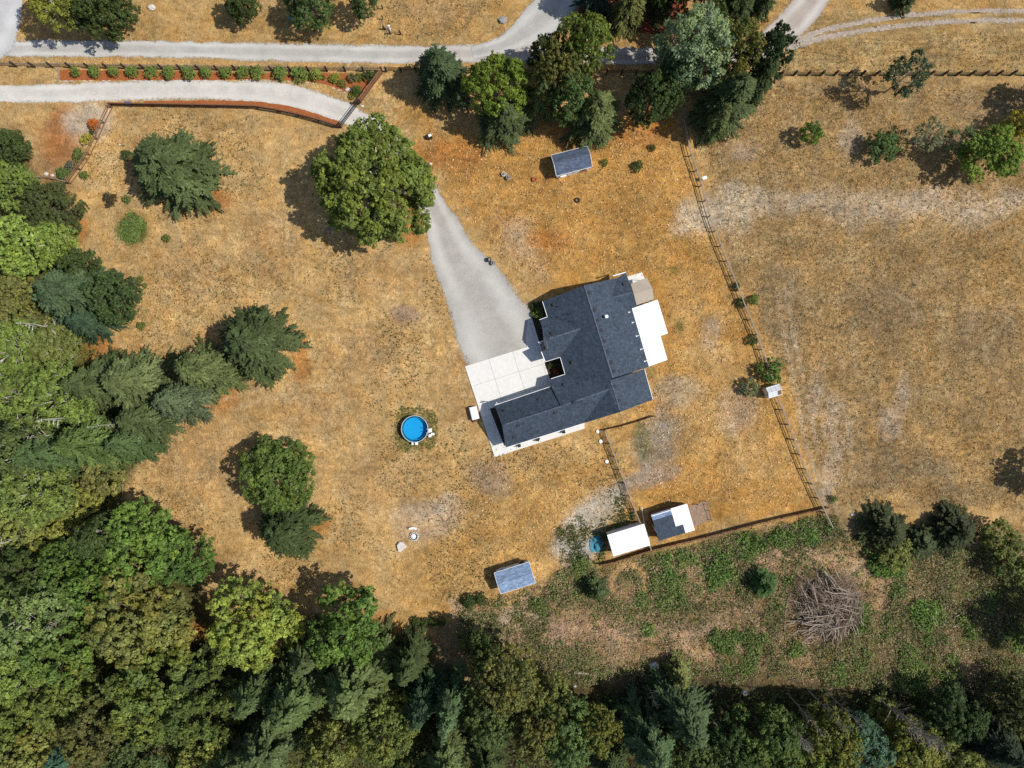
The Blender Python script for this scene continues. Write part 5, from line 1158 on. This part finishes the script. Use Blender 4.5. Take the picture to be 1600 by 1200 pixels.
T('mixed', 872, 120, 42, 14, (.10, .098, .028), 'brownish green tree in the middle of the upper tree group')
T('fir', 848, 158, 27, 12, FL, 'narrow pale fir in front of the brownish tree')
T('broad', 893, 158, 36, 13, (.07, .11, .035), 'leafy green tree above the upper shed')
T('fir', 930, 182, 48, 12, FL, 'light green fir leaning over the upper shed')
T('broad', 850, 88, 24, 11, DG, 'small dark tree beside the road left of the yellow green tree')
T('broad', 1018, 158, 38, 12, (.045, .070, .022), 'dark round tree left of the long fence end')
T('poplar', 1085, 82, 54, 18, SG, 'tall silvery green poplar overlapping the road')
T('mixed', 1142, 88, 40, 16, (.11, .115, .035), 'olive yellow tree right of the silvery poplar')
T('fir', 1138, 160, 52, 15, FG, 'wide fir standing over the top of the long fence')
T('fir', 1118, 192, 26, 12, FL, 'small pale fir tip below the wide fir by the fence')
T('broad', 1196, 92, 34, 15, (.035, .060, .026), 'dark leafy tree at the right end of the upper tree group')
T('fir', 1185, 130, 30, 13, DG, 'dark fir below the rightmost tree of the upper group')
T('broad', 1055, 125, 34, 13, BG, 'blue green tree between the poplar and the dark round tree')
# top edge
T('poplar', 88, 8, 36, 12, (.15, .165, .03), 'yellow green tree at the top left above the road')
T('dense', 165, 14, 44, 11, DG, 'large dark tree at the top left above the road')
T('broad', 128, 22, 24, 9, OL, 'olive tree squeezed between the two top left trees')
T('dense', 378, 10, 25, 7, DG, 'small round dark tree at the top edge alone on the grass')
T('broad', 487, 8, 38, 9, (.055, .09, .028), 'wide green tree at the top edge with a blue barrel below')
T('broad', 568, 6, 22, 8, (.055, .09, .03), 'small green tree at the top edge next to the broken fence')
T('cedar', 935, -8, 34, 12, (.03, .055, .035), 'dark blue green fir at the top edge over the red bark')
T('fir', 985, 8, 34, 14, OL, 'olive fir at the top edge over the red bark')
T('fir', 1030, -6, 34, 14, DG, 'dark fir at the top edge right of the red bark')
T('broad', 1100, 4, 40, 14, DG, 'dark tree at the top edge behind the silvery poplar')
T('fir', 1150, 14, 36, 14, DG, 'dark fir at the top edge beside the right road')
T('smallfir', 1195, 2, 24, 8, DG, 'small dark fir at the top edge beside the right road')
T('smallfir', 1420, -4, 20, 7, DG, 'small dark fir cut by the top edge at the right')
# right field
T('sparse', 1416, 118, 32, 10, (.035, .06, .03), 'sparse dark tree growing through the black post fence')
T('sapling', 1267, 209, 17, 4.5, (.09, .15, .025), 'small bright green tree alone in the right field')
T('sapling', 1380, 228, 26, 4, (.06, .10, .03), 'low green tree in the middle of the right field row')
T('sparse', 1450, 212, 24, 6, (.12, .13, .07), 'thin greyish tree with bare stem in the right field row')
T('sparse', 1500, 222, 24, 6, (.09, .12, .05), 'pale thin tree just left of the lime green tree')
T('broad', 1545, 240, 42, 9, (.115, .175, .03), 'lime green tree at the right end of the field row')
T('sapling', 1590, 196, 24, 7, (.22, .20, .035), 'yellow tree at the right edge above the lime tree')
T('smallfir', 1385, 828, 42, 6, (.045, .056, .018), 'dark bushy fir at the lower edge of the right field, left one')
T('smallfir', 1436, 850, 34, 4.5, (.05, .07, .022), 'dark low fir between the two bigger field edge firs')
T('smallfir', 1492, 830, 44, 6, (.036, .046, .015), 'darkest bushy fir at the lower edge of the right field')
T('sapling', 1400, 862, 30, 4, OL, 'olive shrub like tree below the field edge firs')
T('sapling', 1560, 840, 30, 5, OL, 'olive tree at the right edge below the brown field')
T('sapling', 1585, 880, 36, 6, (.10, .12, .035), 'green olive tree at the right edge beside the weeds')
# left forest, top to bottom
T('dense', 18, 232, 27, 6, DG, 'dark round tree at the left edge near the red dirt')
T('broad', 22, 290, 34, 8, MG, 'green tree at the left edge below the dark round one')
T('dense', 86, 328, 44, 7, (.052, .064, .022), 'large dark olive bushy tree beside the upper left lawn')
T('broad', 42, 388, 48, 10, LIME, 'bright lime green tree at the left edge')
T('poplar', 90, 378, 30, 9, (.12, .165, .035), 'lime green tree merging with the bright one at its right')
T('cedar', 118, 462, 60, 11, (.062, .095, .040), 'wide blue green cedar on the left beside the lawn')
T('dense', 178, 465, 40, 8, (.045, .070, .024), 'dark green tree right of the blue green cedar')
T('fir', 140, 505, 34, 9, (.04, .07, .034), 'dark spiky fir below the blue green cedar')
T('broad', 130, 415, 26, 8, DG, 'dark tree between the lime tree and the cedar')
T('mixed', 20, 470, 40, 8, (.12, .11, .035), 'brownish green low tree at the left edge')
T('poplar', 30, 545, 45, 11, MG, 'mid green tree at the left edge beside the bleached dead trunk')
T('poplar', 90, 545, 34, 9, (.11, .13, .035), 'yellow green loose tree right of the bleached dead trunk')
T('fir', 218, 598, 58, 15, (.095, .122, .042), 'grey green fir in the left tree line')
T('fir', 160, 600, 50, 15, FG, 'green fir in the left tree line, second inward')
T('fir', 285, 625, 46, 13, (.075, .10, .045), 'fir at the lower edge of the left tree line by the lawn')
T('fir', 230, 655, 44, 13, FG, 'green fir just above the lawn notch on the left')
T('poplar', 105, 615, 46, 15, MG, 'loose green tree above the long bare trunk')
T('poplar', 30, 620, 48, 16, (.095, .13, .03), 'light green loose tree at the left edge, middle')
T('fir', 150, 690, 52, 16, (.08, .12, .03), 'bright green fir below the long bare trunk')
T('fir', 90, 705, 48, 16, (.065, .105, .034), 'blue green fir left of the bright green fir')
T('fir', 210, 690, 42, 12, (.06, .095, .03), 'low fir reaching the lawn edge on the left')
T('poplar', 40, 700, 44, 16, FG, 'dark loose tree among bare white branches at the left edge')
T('poplar', 62, 768, 48, 14, (.105, .14, .035), 'feathery light green tree at the left edge')
T('sapling', 130, 790, 40, 6, (.14, .15, .035), 'yellow green low tree in the left clearing')
T('sapling', 160, 745, 34, 5, (.13, .13, .04), 'olive low tree by the grey wire fence')
T('sapling', 30, 830, 44, 7, (.13, .15, .04), 'yellow green tree at the left edge below the feathery tree')
T('sapling', 90, 835, 40, 6, (.15, .16, .035), 'bright yellow green low tree in the left clearing')
T('broad', 235, 850, 62, 14, (.095, .15, .03), 'fresh green tree at the corner of the lower left lawn')
T('broad', 290, 870, 42, 12, (.06, .105, .025), 'deep green tree beside the lower left lawn')
T('poplar', 175, 835, 36, 15, DG, 'dark tree left of the fresh green corner tree')
T('broad', 120, 890, 46, 12, (.07, .11, .025), 'green tree in the left forest below the clearing')
T('broad', 55, 905, 50, 13, DG, 'dark tree at the left edge of the lower forest')
T('mixed', 228, 958, 74, 16, (.12, .115, .035), 'large olive yellow maple in the lower left forest')
T('broad', 170, 910, 44, 15, (.09, .145, .03), 'fresh green tree above the large olive maple')
T('poplar', 50, 960, 56, 17, (.10, .14, .045), 'pale green tree at the left edge of the lower forest')
T('broad', 100, 1010, 52, 14, (.085, .13, .03), 'green tree left of the large olive maple')
T('poplar', 35, 1040, 50, 15, MG, 'mid green tree at the left edge near the bottom')
T('broad', 95, 1080, 50, 13, (.10, .125, .03), 'yellowish green tree near the bottom left corner')
T('mixed', 402, 972, 66, 14, (.145, .175, .038), 'yellow green maple bordering the lower lawn')
T('fir', 310, 1050, 44, 14, DG, 'dark fir in shade below the olive maple')
T('mixed', 250, 1075, 66, 16, (.085, .11, .03), 'green and gold maple near the bottom left')
T('broad', 320, 1100, 56, 15, (.07, .095, .025), 'dark green tree right of the green and gold maple')
T('mixed', 170, 1130, 58, 14, (.085, .085, .03), 'dull brown green maple near the bottom left')
T('fir', 125, 1160, 34, 15, (.055, .12, .07), 'teal coloured fir near the bottom left corner')
T('mixed', 60, 1160, 46, 12, (.17, .135, .04), 'orange brown tree in the bottom left corner')
T('broad', 20, 1120, 40, 13, (.10, .13, .03), 'yellow green tree in the bottom left corner')
T('broad', 12, 1185, 34, 10, DG, 'dark tree in the very bottom left corner')
T('broad', 240, 1165, 60, 14, FG, 'green tree cut by the bottom edge, left')
T('mixed', 330, 1175, 50, 14, OL, 'olive tree cut by the bottom edge, left')
# bottom forest
T('broad', 545, 978, 60, 15, (.075, .125, .028), 'vivid green maple just below the lower lawn')
T('fir', 490, 1015, 44, 15, FG, 'fir between the two maples of the lower forest edge')
T('fir', 560, 1060, 70, 19, (.10, .135, .04), 'large soft green fir below the vivid maple')
T('fir', 470, 1080, 62, 19, (.08, .115, .034), 'green fir left of the large soft fir')
T('fir', 410, 1070, 44, 17, (.07, .10, .032), 'slim dark fir right of the dark tree at the bottom')
T('fir', 430, 1150, 60, 20, (.08, .11, .038), 'tall fir at the bottom edge left of centre')
T('fir', 380, 1165, 46, 18, FG, 'fir at the bottom edge, next left of the tall one')
T('broad', 520, 1165, 44, 15, OL, 'olive tree at the bottom edge in a dark gap')
T('mixed', 608, 1125, 50, 16, (.10, .12, .035), 'yellowish tree at the bottom near centre')
T('fir', 640, 1030, 40, 14, DG, 'dark fir right of the vivid maple in the forest shade')
T('fir', 660, 1090, 40, 16, (.04, .07, .03), 'dark fir in the bottom centre shade')
T('spire', 703, 1100, 34, 20, (.075, .12, .045), 'narrow bright fir spire in the bottom centre')
T('fir', 700, 1165, 52, 19, (.09, .12, .038), 'soft green fir at the bottom edge centre')
T('broad', 655, 1180, 36, 13, DG, 'dark tree cut by the bottom edge near centre')
T('mixed', 790, 1050, 50, 16, (.095, .10, .034), 'tall brownish olive tree at the end of the clearing')
T('broad', 755, 1010, 30, 12, DG, 'dark tree at the left of the brownish olive tree')
T('broad', 765, 1110, 48, 14, FG, 'green tree below the brownish olive tree')
T('fir', 760, 1175, 40, 16, DG, 'dark fir at the bottom edge right of centre')
T('mixed', 838, 1130, 42, 14, (.10, .10, .034), 'gold flecked tree at the bottom right of centre')
T('broad', 885, 1140, 52, 14, (.07, .11, .035), 'round soft green tree at the bottom right of centre')
T('broad', 860, 1090, 34, 10, OL, 'olive tree at the clearing edge, bottom')
T('mixed', 930, 1130, 36, 13, (.10, .11, .03), 'yellow flecked dark tree at the bottom')
T('fir', 950, 1180, 44, 15, DG, 'dark fir cut by the bottom edge, centre right')
T('fir', 1010, 1150, 52, 18, (.065, .105, .04), 'full green fir at the bottom centre right')
T('fir', 1065, 1110, 54, 17, (.06, .09, .035), 'large dark green fir beside the scrub clearing')
T('broad', 1080, 1170, 46, 13, FG, 'green tree right of the full fir at the bottom')
T('smallfir', 1060, 1055, 28, 7, OL, 'small olive fir at the scrub clearing edge')
T('broad', 1130, 1165, 46, 12, (.04, .065, .022), 'dark green tree at the bottom right of centre')
T('mixed', 1200, 1150, 52, 12, (.06, .085, .026), 'dark mixed tree at the bottom with bare twigs beside')
T('mixed', 1290, 1150, 50, 12, (.10, .11, .028), 'yellow green tree under bare birches')
T('poplar', 1340, 1160, 44, 12, (.055, .10, .06), 'teal green tree under bare birches at lower right')
T('mixed', 1410, 1170, 54, 12, (.12, .125, .03), 'bright olive tree at the bottom right')
T('broad', 1250, 1185, 40, 12, MG, 'mid green tree cut by the bottom edge right')
T('broad', 1480, 1120, 50, 10, (.035, .055, .02), 'dark tree near the bottom right corner')
T('fir', 1540, 1150, 56, 14, (.022, .034, .016), 'very dark fir in the bottom right corner')
T('broad', 1470, 1180, 44, 12, OL, 'olive tree cut by the bottom edge at far right')
T('broad', 1590, 1100, 46, 10, (.05, .06, .022), 'dull dark tree at the right edge near the bottom')
T('smallfir', 1590, 1170, 46, 12, (.024, .034, .018), 'black green fir in the very corner at bottom right')
T('smallfir', 932, 920, 24, 4.5, DG, 'small dark fir in the scrub above the dirt path')
T('smallfir', 1195, 912, 26, 5, (.055, .10, .025), 'bright small fir in the scrub above the brush pile')
T('sapling', 1380, 1110, 26, 4, OL, 'low olive tree in the lower right scrub')
# trees just outside the right edge whose shadows reach in
T('broad', 1668, 150, 40, 10, GR, 'leafy tree outside the right edge casting a shadow on the field')
T('sapling', 1655, 745, 40, 8, GR, 'small tree outside the right edge casting a shadow on the brown field')
T('broad', 1680, 980, 60, 12, GR, 'leafy tree outside the right edge of the scrub')
# bare trees and snags
for a in ((1, 166, 650, 17, .9, 'long bare pale trunk leaning out of the left forest'), (1, 112, 516, 13, .8, 'bleached dead trunk with antler like branches at the left'), (1, 52, 720, 15, .9, 'bare white trunk among the trees at the left edge'), (1, 200, 660, 11, .6, 'short bare trunk beside the long pale one'), (2, 28, 700, 12, .9, 'thin bare tree at the left edge above the white trunk'),
          (0, 152, 940, 13, .9, 'brown twiggy bare tree in the left forest'), (0, 1208, 1100, 15, 1.0, 'grey bare birch leaning out of the bottom right forest, leftmost'), (2, 1262, 1078, 15, .8, 'thin pale bare birch at lower right, second from the left'), (2, 1290, 1080, 14, .8, 'thin pale bare birch at lower right, third from the left'), (0, 1368, 1086, 17, 1.2, 'large bare birch with dense twigs at lower right'), (2, 1010, 1068, 9, .7, 'thin bare trunk above the full fir at the bottom'),
          (2, 288, 1032, 10, .8, 'small bare grey tree between the maples at lower left'), (0, 378, 1066, 8, .8, 'bare grey twigs in the dark gap at the bottom left'), (1, 62, 830, 12, .7, 'white bare trunk in the yellow green clearing'), (0, 120, 905, 12, .9, 'twiggy bare tree left of the brown twiggy one'), (1, 25, 815, 13, .8, 'pale bare trunk at the left edge above the bottom forest'), (1, 135, 672, 14, .7, 'thin pale bare trunk just below the long bare trunk'), (1, 90, 735, 13, .7, 'pale bare trunk above the yellow green clearing'), (2, 1232, 1085, 14, .8, 'curved pale bare birch at lower right, between the two leftmost'), (0, 1390, 1100, 16, 1.0, 'second large bare birch with dense twigs at lower right'), (2, 1500, 1150, 12, .8, 'thin bare birch against the dark corner firs')): snag(*a)
# clipped bushes along the drive
ords = ['first', 'second', 'third', 'fourth', 'fifth', 'sixth', 'seventh', 'eighth', 'ninth', 'tenth', 'eleventh', 'twelfth', 'thirteenth', 'fourteenth']
for k, (x, y, r_, c_) in enumerate(((117.5, 111.5, 6.6, 0), (147.5, 111.5, 8.2, 0), (177.5, 112, 7.2, 0), (206, 112, 8.2, 0), (236, 112.5, 8.6, 0), (263, 113, 9, 0), (294.5, 113.5, 9.8, 0), (322, 113, 7.8, 0), (352.5, 113, 8.6, 0), (379.5, 113, 9, 0), (402, 113.5, 9.4, 0), (437, 114, 10, 0), (468, 116, 11.6, 0), (494, 116, 8.5, 1))):
    T('bush', x, y, r_, 1.6, ((.115, .170, .040), (.17, .21, .045))[c_], f'{ords[k]} round clipped bush from the left in the rust bark bed', cat='bush', group='round clipped bushes in the bark bed')
for x, y, r_, kd, c_, lb in ((523, 122, 7, 'bush', (.15, .20, .03), 'small lime bush right of the clipped row'), (535, 130, 6, 'shrub', OL, 'olive shrub in the bark bed below the lime bush'), (550, 122, 7, 'shrub', (.11, .12, .05), 'grey green shrub in the bark bed'), (560, 121, 6, 'shrub', MG, 'small green shrub in the wide end of the bark bed'), (576, 119, 9, 'bush', DG, 'dark bush in the bark bed corner under the road fence'), (557, 142, 8, 'bush', (.05, .09, .02), 'dark green bush beside the gate fence panel'), (550, 150, 5, 'shrub', YG, 'small straw coloured shrub by the driveway near the gate'), (487, 120, 5, 'shrub', GR, 'small green shrub between the last clipped bushes'), (505, 121, 4, 'shrub', GR, 'tiny green shrub right of the last clipped bush'),
        (146, 194, 8, 'bush', (.33, .11, .02), 'orange bush against the brown stepping fence'), (136, 218, 8.5, 'bush', (.26, .24, .04), 'yellow bush against the brown stepping fence'), (144, 206, 5, 'shrub', DG, 'small dark shrub between the orange and yellow bushes'), (123, 242, 9, 'bush', GR, 'green bush beside the stepping fence, below the yellow one'), (111, 259, 8, 'shrub', (.08, .10, .06), 'grey green shrub by the stepping fence'), (99, 271, 9, 'bush', (.07, .12, .03), 'round green bush at the lower end of the stepping fence'), (131, 274, 6, 'bush', GR, 'small green bush on the lawn side of the stepping fence'),
        (197, 243, 8, 'shrub', DG, 'small dark shrub at the left of the lone cedar'), (172, 312, 10, 'shrub', (.06, .05, .028), 'brownish dark shrub on the lawn left of the green patch'), (198, 311, 6, 'shrub', MG, 'small green shrub in the cedar shadow'), (220, 509, 6, 'shrub', GR, 'tiny green shrub on the lawn by the blue green cedar'), (220, 436, 5, 'shrub', OL, 'tiny olive shrub alone on the left lawn'), (226, 446, 4, 'shrub', OL, 'tiny pale weed bush below the olive one'),
        (996, 260, 8, 'bush', DG, 'dark little bush on the golden lawn right of the upper shed'), (945, 254, 5.5, 'shrub', GR, 'small shrub just right of the upper shed'), (1019, 231, 5, 'bush', DG, 'tiny dark bush below the upper tree group'), (1203, 580, 18, 'shrub', (.07, .12, .03), 'leafy green bush growing over the grey fence above the greenhouse'), (1172, 605, 14, 'shrub', (.12, .14, .07), 'pale thin bush left of the greenhouse'), (1178, 468, 7, 'shrub', (.09, .14, .03), 'small green bush right of the grey fence'), (1159, 474, 8, 'shrub', DG, 'dark bush growing through the middle of the grey fence'), (1150, 447, 6, 'shrub', DG, 'small dark bush on the grey fence above the middle'), (1175, 532, 8, 'shrub', (.06, .09, .03), 'bush on the grey fence two posts above the greenhouse'),
        (840, 490, 8, 'shrub', MG, 'green shrub in the dark bed beside the front of the house'), (835, 478, 6, 'shrub', DG, 'dark shrub at the upper end of the front bed'), (862, 570, 6, 'shrub', (.06, .07, .02), 'shrub inside the dark square courtyard of the house'), (868, 580, 5, 'bush', (.22, .06, .03), 'red leaved bush in the square courtyard of the house'), (650, 972, 7, 'bush', DG, 'dark round bush on the lower lawn edge, first of four'), (663, 973, 7, 'bush', DG, 'dark round bush on the lower lawn edge, second of four'), (676, 972, 7, 'bush', DG, 'dark round bush on the lower lawn edge, third of four'), (690, 971, 7, 'bush', DG, 'dark round bush on the lower lawn edge, last of four'),
        (734, 940, 10, 'bush', (.04, .065, .02), 'dark bush left of the pale blue shed roof, left of two'), (752, 936, 9, 'bush', (.04, .065, .02), 'dark bush left of the pale blue shed roof, right of two'), (1302, 780, 6, 'shrub', GR, 'small shrub at the lower corner of the golden yard'), (948, 15, 8, 'shrub', (.2, .22, .12), 'white flowering shrub in the red bark bed'), (1500, 800, 9, 'shrub', (.12, .11, .04), 'straw coloured shrub above the darkest fir'), (260, 372, 6, 'shrub', GR, 'little weed bush right of the green patch'), (1219, 118, 5, 'bush', DG, 'tiny bush at the foot of the black post fence')):
    T(kd, x, y, r_, max(.5, r_*.15), c_, lb, cat='bush')

# ------------------------------------------------------------------ ground cover that nobody could count
def scatter(name, n, polys, colors, leaf, cl, nl, hmax, seed, label=None, dens=None, flat=.5):
    rs = np.random.RandomState(seed); pts = []
    for poly in polys:
        xs = [p[0] for p in poly]; ys = [p[1] for p in poly]; a = abs(sum(poly[i-1][0]*poly[i][1]-poly[i][0]*poly[i-1][1] for i in range(len(poly))))/2
        pts.append((poly, xs, ys, a))
    tot = sum(p[3] for p in pts); X = []; Y = []
    for poly, xs, ys, a in pts:
        m_ = int(n*a/tot*3)+20; x = rs.uniform(min(xs), max(xs), m_); y = rs.uniform(min(ys), max(ys), m_)
        ok = polydist(x, y, poly) > (fbm(x*SC, y*SC, 2.5, seed)-.5)*30
        if dens is not None: ok &= rs.rand(m_) < dens(x, y)
        x, y = x[ok], y[ok]; q = min(len(x), int(n*a/tot)); X.append(x[:q]); Y.append(y[:q])
    x = np.concatenate(X); y = np.concatenate(Y); m_ = len(x); gx_ = (x-800)*SC; gy_ = (600-y)*SC
    s = rs.uniform(.5, 1.3, (m_, 1, 1)); off = rs.normal(size=(m_, nl, 3)); off[:, :, 2] = abs(off[:, :, 2])*hmax; off[:, :, :2] *= cl
    C0 = np.stack([gx_, gy_, np.full(m_, .03)], 1)[:, None]+off*s; nn = rs.normal(size=(m_, nl, 3))*flat+np.array([0, 0, .8])
    V, Q = leaves(C0.reshape(-1, 3), nn.reshape(-1, 3), rs, leaf); V[:, 2] = np.maximum(V[:, 2], .02)
    cc = np.array(colors)[rs.randint(0, len(colors), m_)]; pt = fbm(gx_, gy_, 5, seed+5)[:, None]; cc = cc*(.6+.8*pt)
    o = link(name, np_mesh(name, V, Q, M['leaf'], cols=np.repeat(np.repeat(cc, nl, 0), 4, 0))); o.color = (1, 1, 1, 1)
    tag(o, label, kind='stuff'); return o
lawn = [(190, 170), (500, 190), (560, 260), (560, 390), (655, 370), (700, 480), (712, 560), (735, 700), (960, 680), (1000, 840), (880, 890), (700, 960), (480, 930), (310, 900), (200, 800), (200, 700), (340, 620), (180, 540), (200, 440), (110, 360), (60, 300)]
patch = lambda x, y: np.where(np.hypot(x-649.5, y-669.5) > 24, 1, 0)*np.clip((fbm(x*SC, y*SC, 9, 77)-.44)*5, .03, 1)
scatter('lawn_weeds', 15000, [lawn], [(.07, .065, .03), (.045, .05, .02), (.06, .08, .025), (.10, .07, .035)], .095, .09, 2, .10, 1, 'dark dead weeds dotted over the pale dry lawn', patch)
scatter('field_weeds', 13000, [[(1080, 130), (1600, 130), (1600, 800), (1310, 790), (1200, 560), (1115, 330)], [(1230, 70), (1600, 50), (1600, 112), (1220, 112)], [(610, 0), (800, 0), (700, 60), (600, 60)]], [(.16, .12, .065), (.10, .09, .04), (.40, .30, .13), (.11, .11, .04), (.16, .11, .06)], .09, .14, 3, .14, 2, 'dry weeds and stalks covering the brown field', None)
scatter('yard_tufts', 10000, [[(650, 190), (1050, 200), (1100, 340), (1280, 780), (1110, 790), (1020, 800), (1000, 640), (1040, 560), (1040, 440), (880, 420), (830, 460), (700, 300)], [(720, 720), (950, 700), (980, 830), (850, 880), (660, 960)]], [(.48, .33, .15), (.30, .18, .07), (.14, .10, .04), (.52, .40, .22)], .10, .14, 2, .12, 3, 'golden dry grass tufts of the yard around the house', None)
scrub = [(700, 960), (860, 900), (940, 885), (1100, 848), (1300, 805), (1340, 850), (1600, 860), (1600, 1090), (1400, 1080), (1200, 1060), (960, 1060), (860, 1090), (720, 1000)]
sd = lambda x, y: np.clip((fbm(x*SC, y*SC, 6, 91)-.36)*4+np.where((x > 1200) | (y < 900), .3, 0), .06, 1)*np.where(np.abs(np.hypot(x-983, y-910)-27) < 5, .05, 1)*np.where(polydist(x, y, [(1300, 840), (1370, 850), (1400, 900), (1380, 960), (1340, 930), (1260, 865)]) > 0, .2, 1)*np.where((np.hypot((x-1290)/64, (y-945)/58) < 1) | ((y > 955) & (y < 1000) & (x > 740) & (x < 1170)), .42, 1)
scatter('scrub', 13000, [scrub], [(.09, .125, .035), (.13, .155, .045), (.06, .085, .025), (.22, .18, .09), (.13, .10, .055), (.09, .14, .03), (.16, .13, .07), (.24, .19, .11)], .12, .26, 8, .35, 4, 'mixed green scrub and weeds below the board fence', sd)
spots_ = [[(x+r_*math.cos(a), y+r_*math.sin(a)) for a in np.linspace(0, 6.28, 10)[:-1]] for x, y, r_ in ((1330, 960, 30), (1420, 1060, 30), (1070, 925, 30), (1150, 1020, 36), (1072, 872, 14), (1108, 905, 16), (1120, 880, 12), (1165, 862, 16), (1225, 840, 15), (1252, 826, 14), (1030, 905, 14), (1040, 940, 12), (1000, 935, 12), (1380, 985, 14), (1450, 960, 24), (1480, 1040, 20), (1415, 1020, 14), (1350, 1030, 16), (1240, 1010, 16), (1180, 990, 16), (1110, 990, 14), (1015, 985, 12), (1300, 1050, 18), (1230, 905, 12), (1405, 925, 14), (1550, 940, 22), (1580, 1000, 20), (1205, 930, 20), (905, 885, 16), (840, 950, 12), (780, 945, 10))]
scatter('leafy_weeds', 3600, spots_, [(.10, .155, .035), (.13, .19, .045), (.075, .12, .03), (.15, .17, .06)], .15, .28, 9, .4, 15, 'bright leafy weed patches dotted through the scrub', lambda x, y: np.clip((fbm(x*SC, y*SC, 2.4, 35)-.40)*6, 0.03, 1))
scatter('bramble', 900, [[(1080, 855), (1140, 843), (1300, 805), (1310, 830), (1230, 850), (1170, 870)], [(1030, 870), (1060, 862), (1075, 880), (1045, 900)], [(1090, 885), (1130, 870), (1150, 900), (1110, 925)], [(1420, 950), (1480, 930), (1520, 990), (1450, 1000)], [(1350, 860), (1400, 870), (1420, 900), (1360, 900)]], [(.09, .16, .03), (.12, .19, .04), (.06, .11, .03)], .17, .35, 16, .5, 5, 'vivid green bramble clumps in the scrub', lambda x, y: np.clip((fbm(x*SC, y*SC, 4, 33)-.42)*6, 0, 1))
scatter('dry_stalks', 4500, [scrub], [(.26, .20, .12), (.20, .13, .07), (.34, .27, .19)], .10, .3, 5, .25, 6, 'dry straw coloured stalks among the scrub', lambda x, y: np.clip((.62-fbm(x*SC, y*SC, 6, 91))*3, .05, 1))
forest = [(-60, 200), (20, 215), (70, 320), (110, 420), (150, 560), (190, 640), (190, 800), (250, 900), (330, 1010), (600, 1020), (720, 1090), (800, 1100), (1000, 1080), (1250, 1080), (1640, 1080), (1640, 1240), (-60, 1240)]
scatter('forest_undergrowth', 9000, [forest], [(.06, .085, .022), (.045, .065, .022), (.10, .11, .03), (.08, .12, .03)], .17, .5, 7, .9, 7, 'low green undergrowth between the forest trees')
scatter('clearing_growth', 2600, [[(-20, 430), (90, 450), (140, 560), (60, 590), (-20, 580)], [(-20, 730), (120, 720), (190, 700), (195, 800), (130, 850), (-20, 870)]], [(.13, .14, .035), (.16, .17, .035), (.10, .12, .03), (.14, .10, .05)], .15, .4, 8, .5, 8, 'yellow green low growth in the left clearings')
scatter('green_patch', 500, [[(186, 345), (205, 333), (230, 342), (228, 365), (212, 380), (188, 374)]], [(.09, .14, .03), (.06, .10, .02), (.13, .15, .05)], .10, .15, 8, .15, 9, 'round patch of green grass on the dry lawn')
scatter('pool_grass', 700, [[(618, 668), (630, 640), (655, 634), (680, 650), (684, 680), (665, 700), (640, 706), (622, 690)]], [(.10, .12, .03), (.07, .10, .02), (.20, .17, .06)], .07, .1, 5, .06, 10, 'green fringe of grass around the pool', lambda x, y: np.where(np.hypot(x-649.5, y-669.5) > 23, 1, 0))
scatter('gravel_weeds', 1500, [[(870, 830), (905, 800), (980, 770), (1000, 800), (960, 830), (940, 880), (880, 880)], [(700, 930), (760, 925), (860, 950), (850, 1010), (740, 980)]], [(.08, .09, .03), (.06, .08, .02), (.14, .13, .05)], .12, .2, 6, .15, 12, 'weeds growing through the pale gravel patches', lambda x, y: np.clip((fbm(x*SC, y*SC, 2.2, 5)-.42)*6, .0, 1))
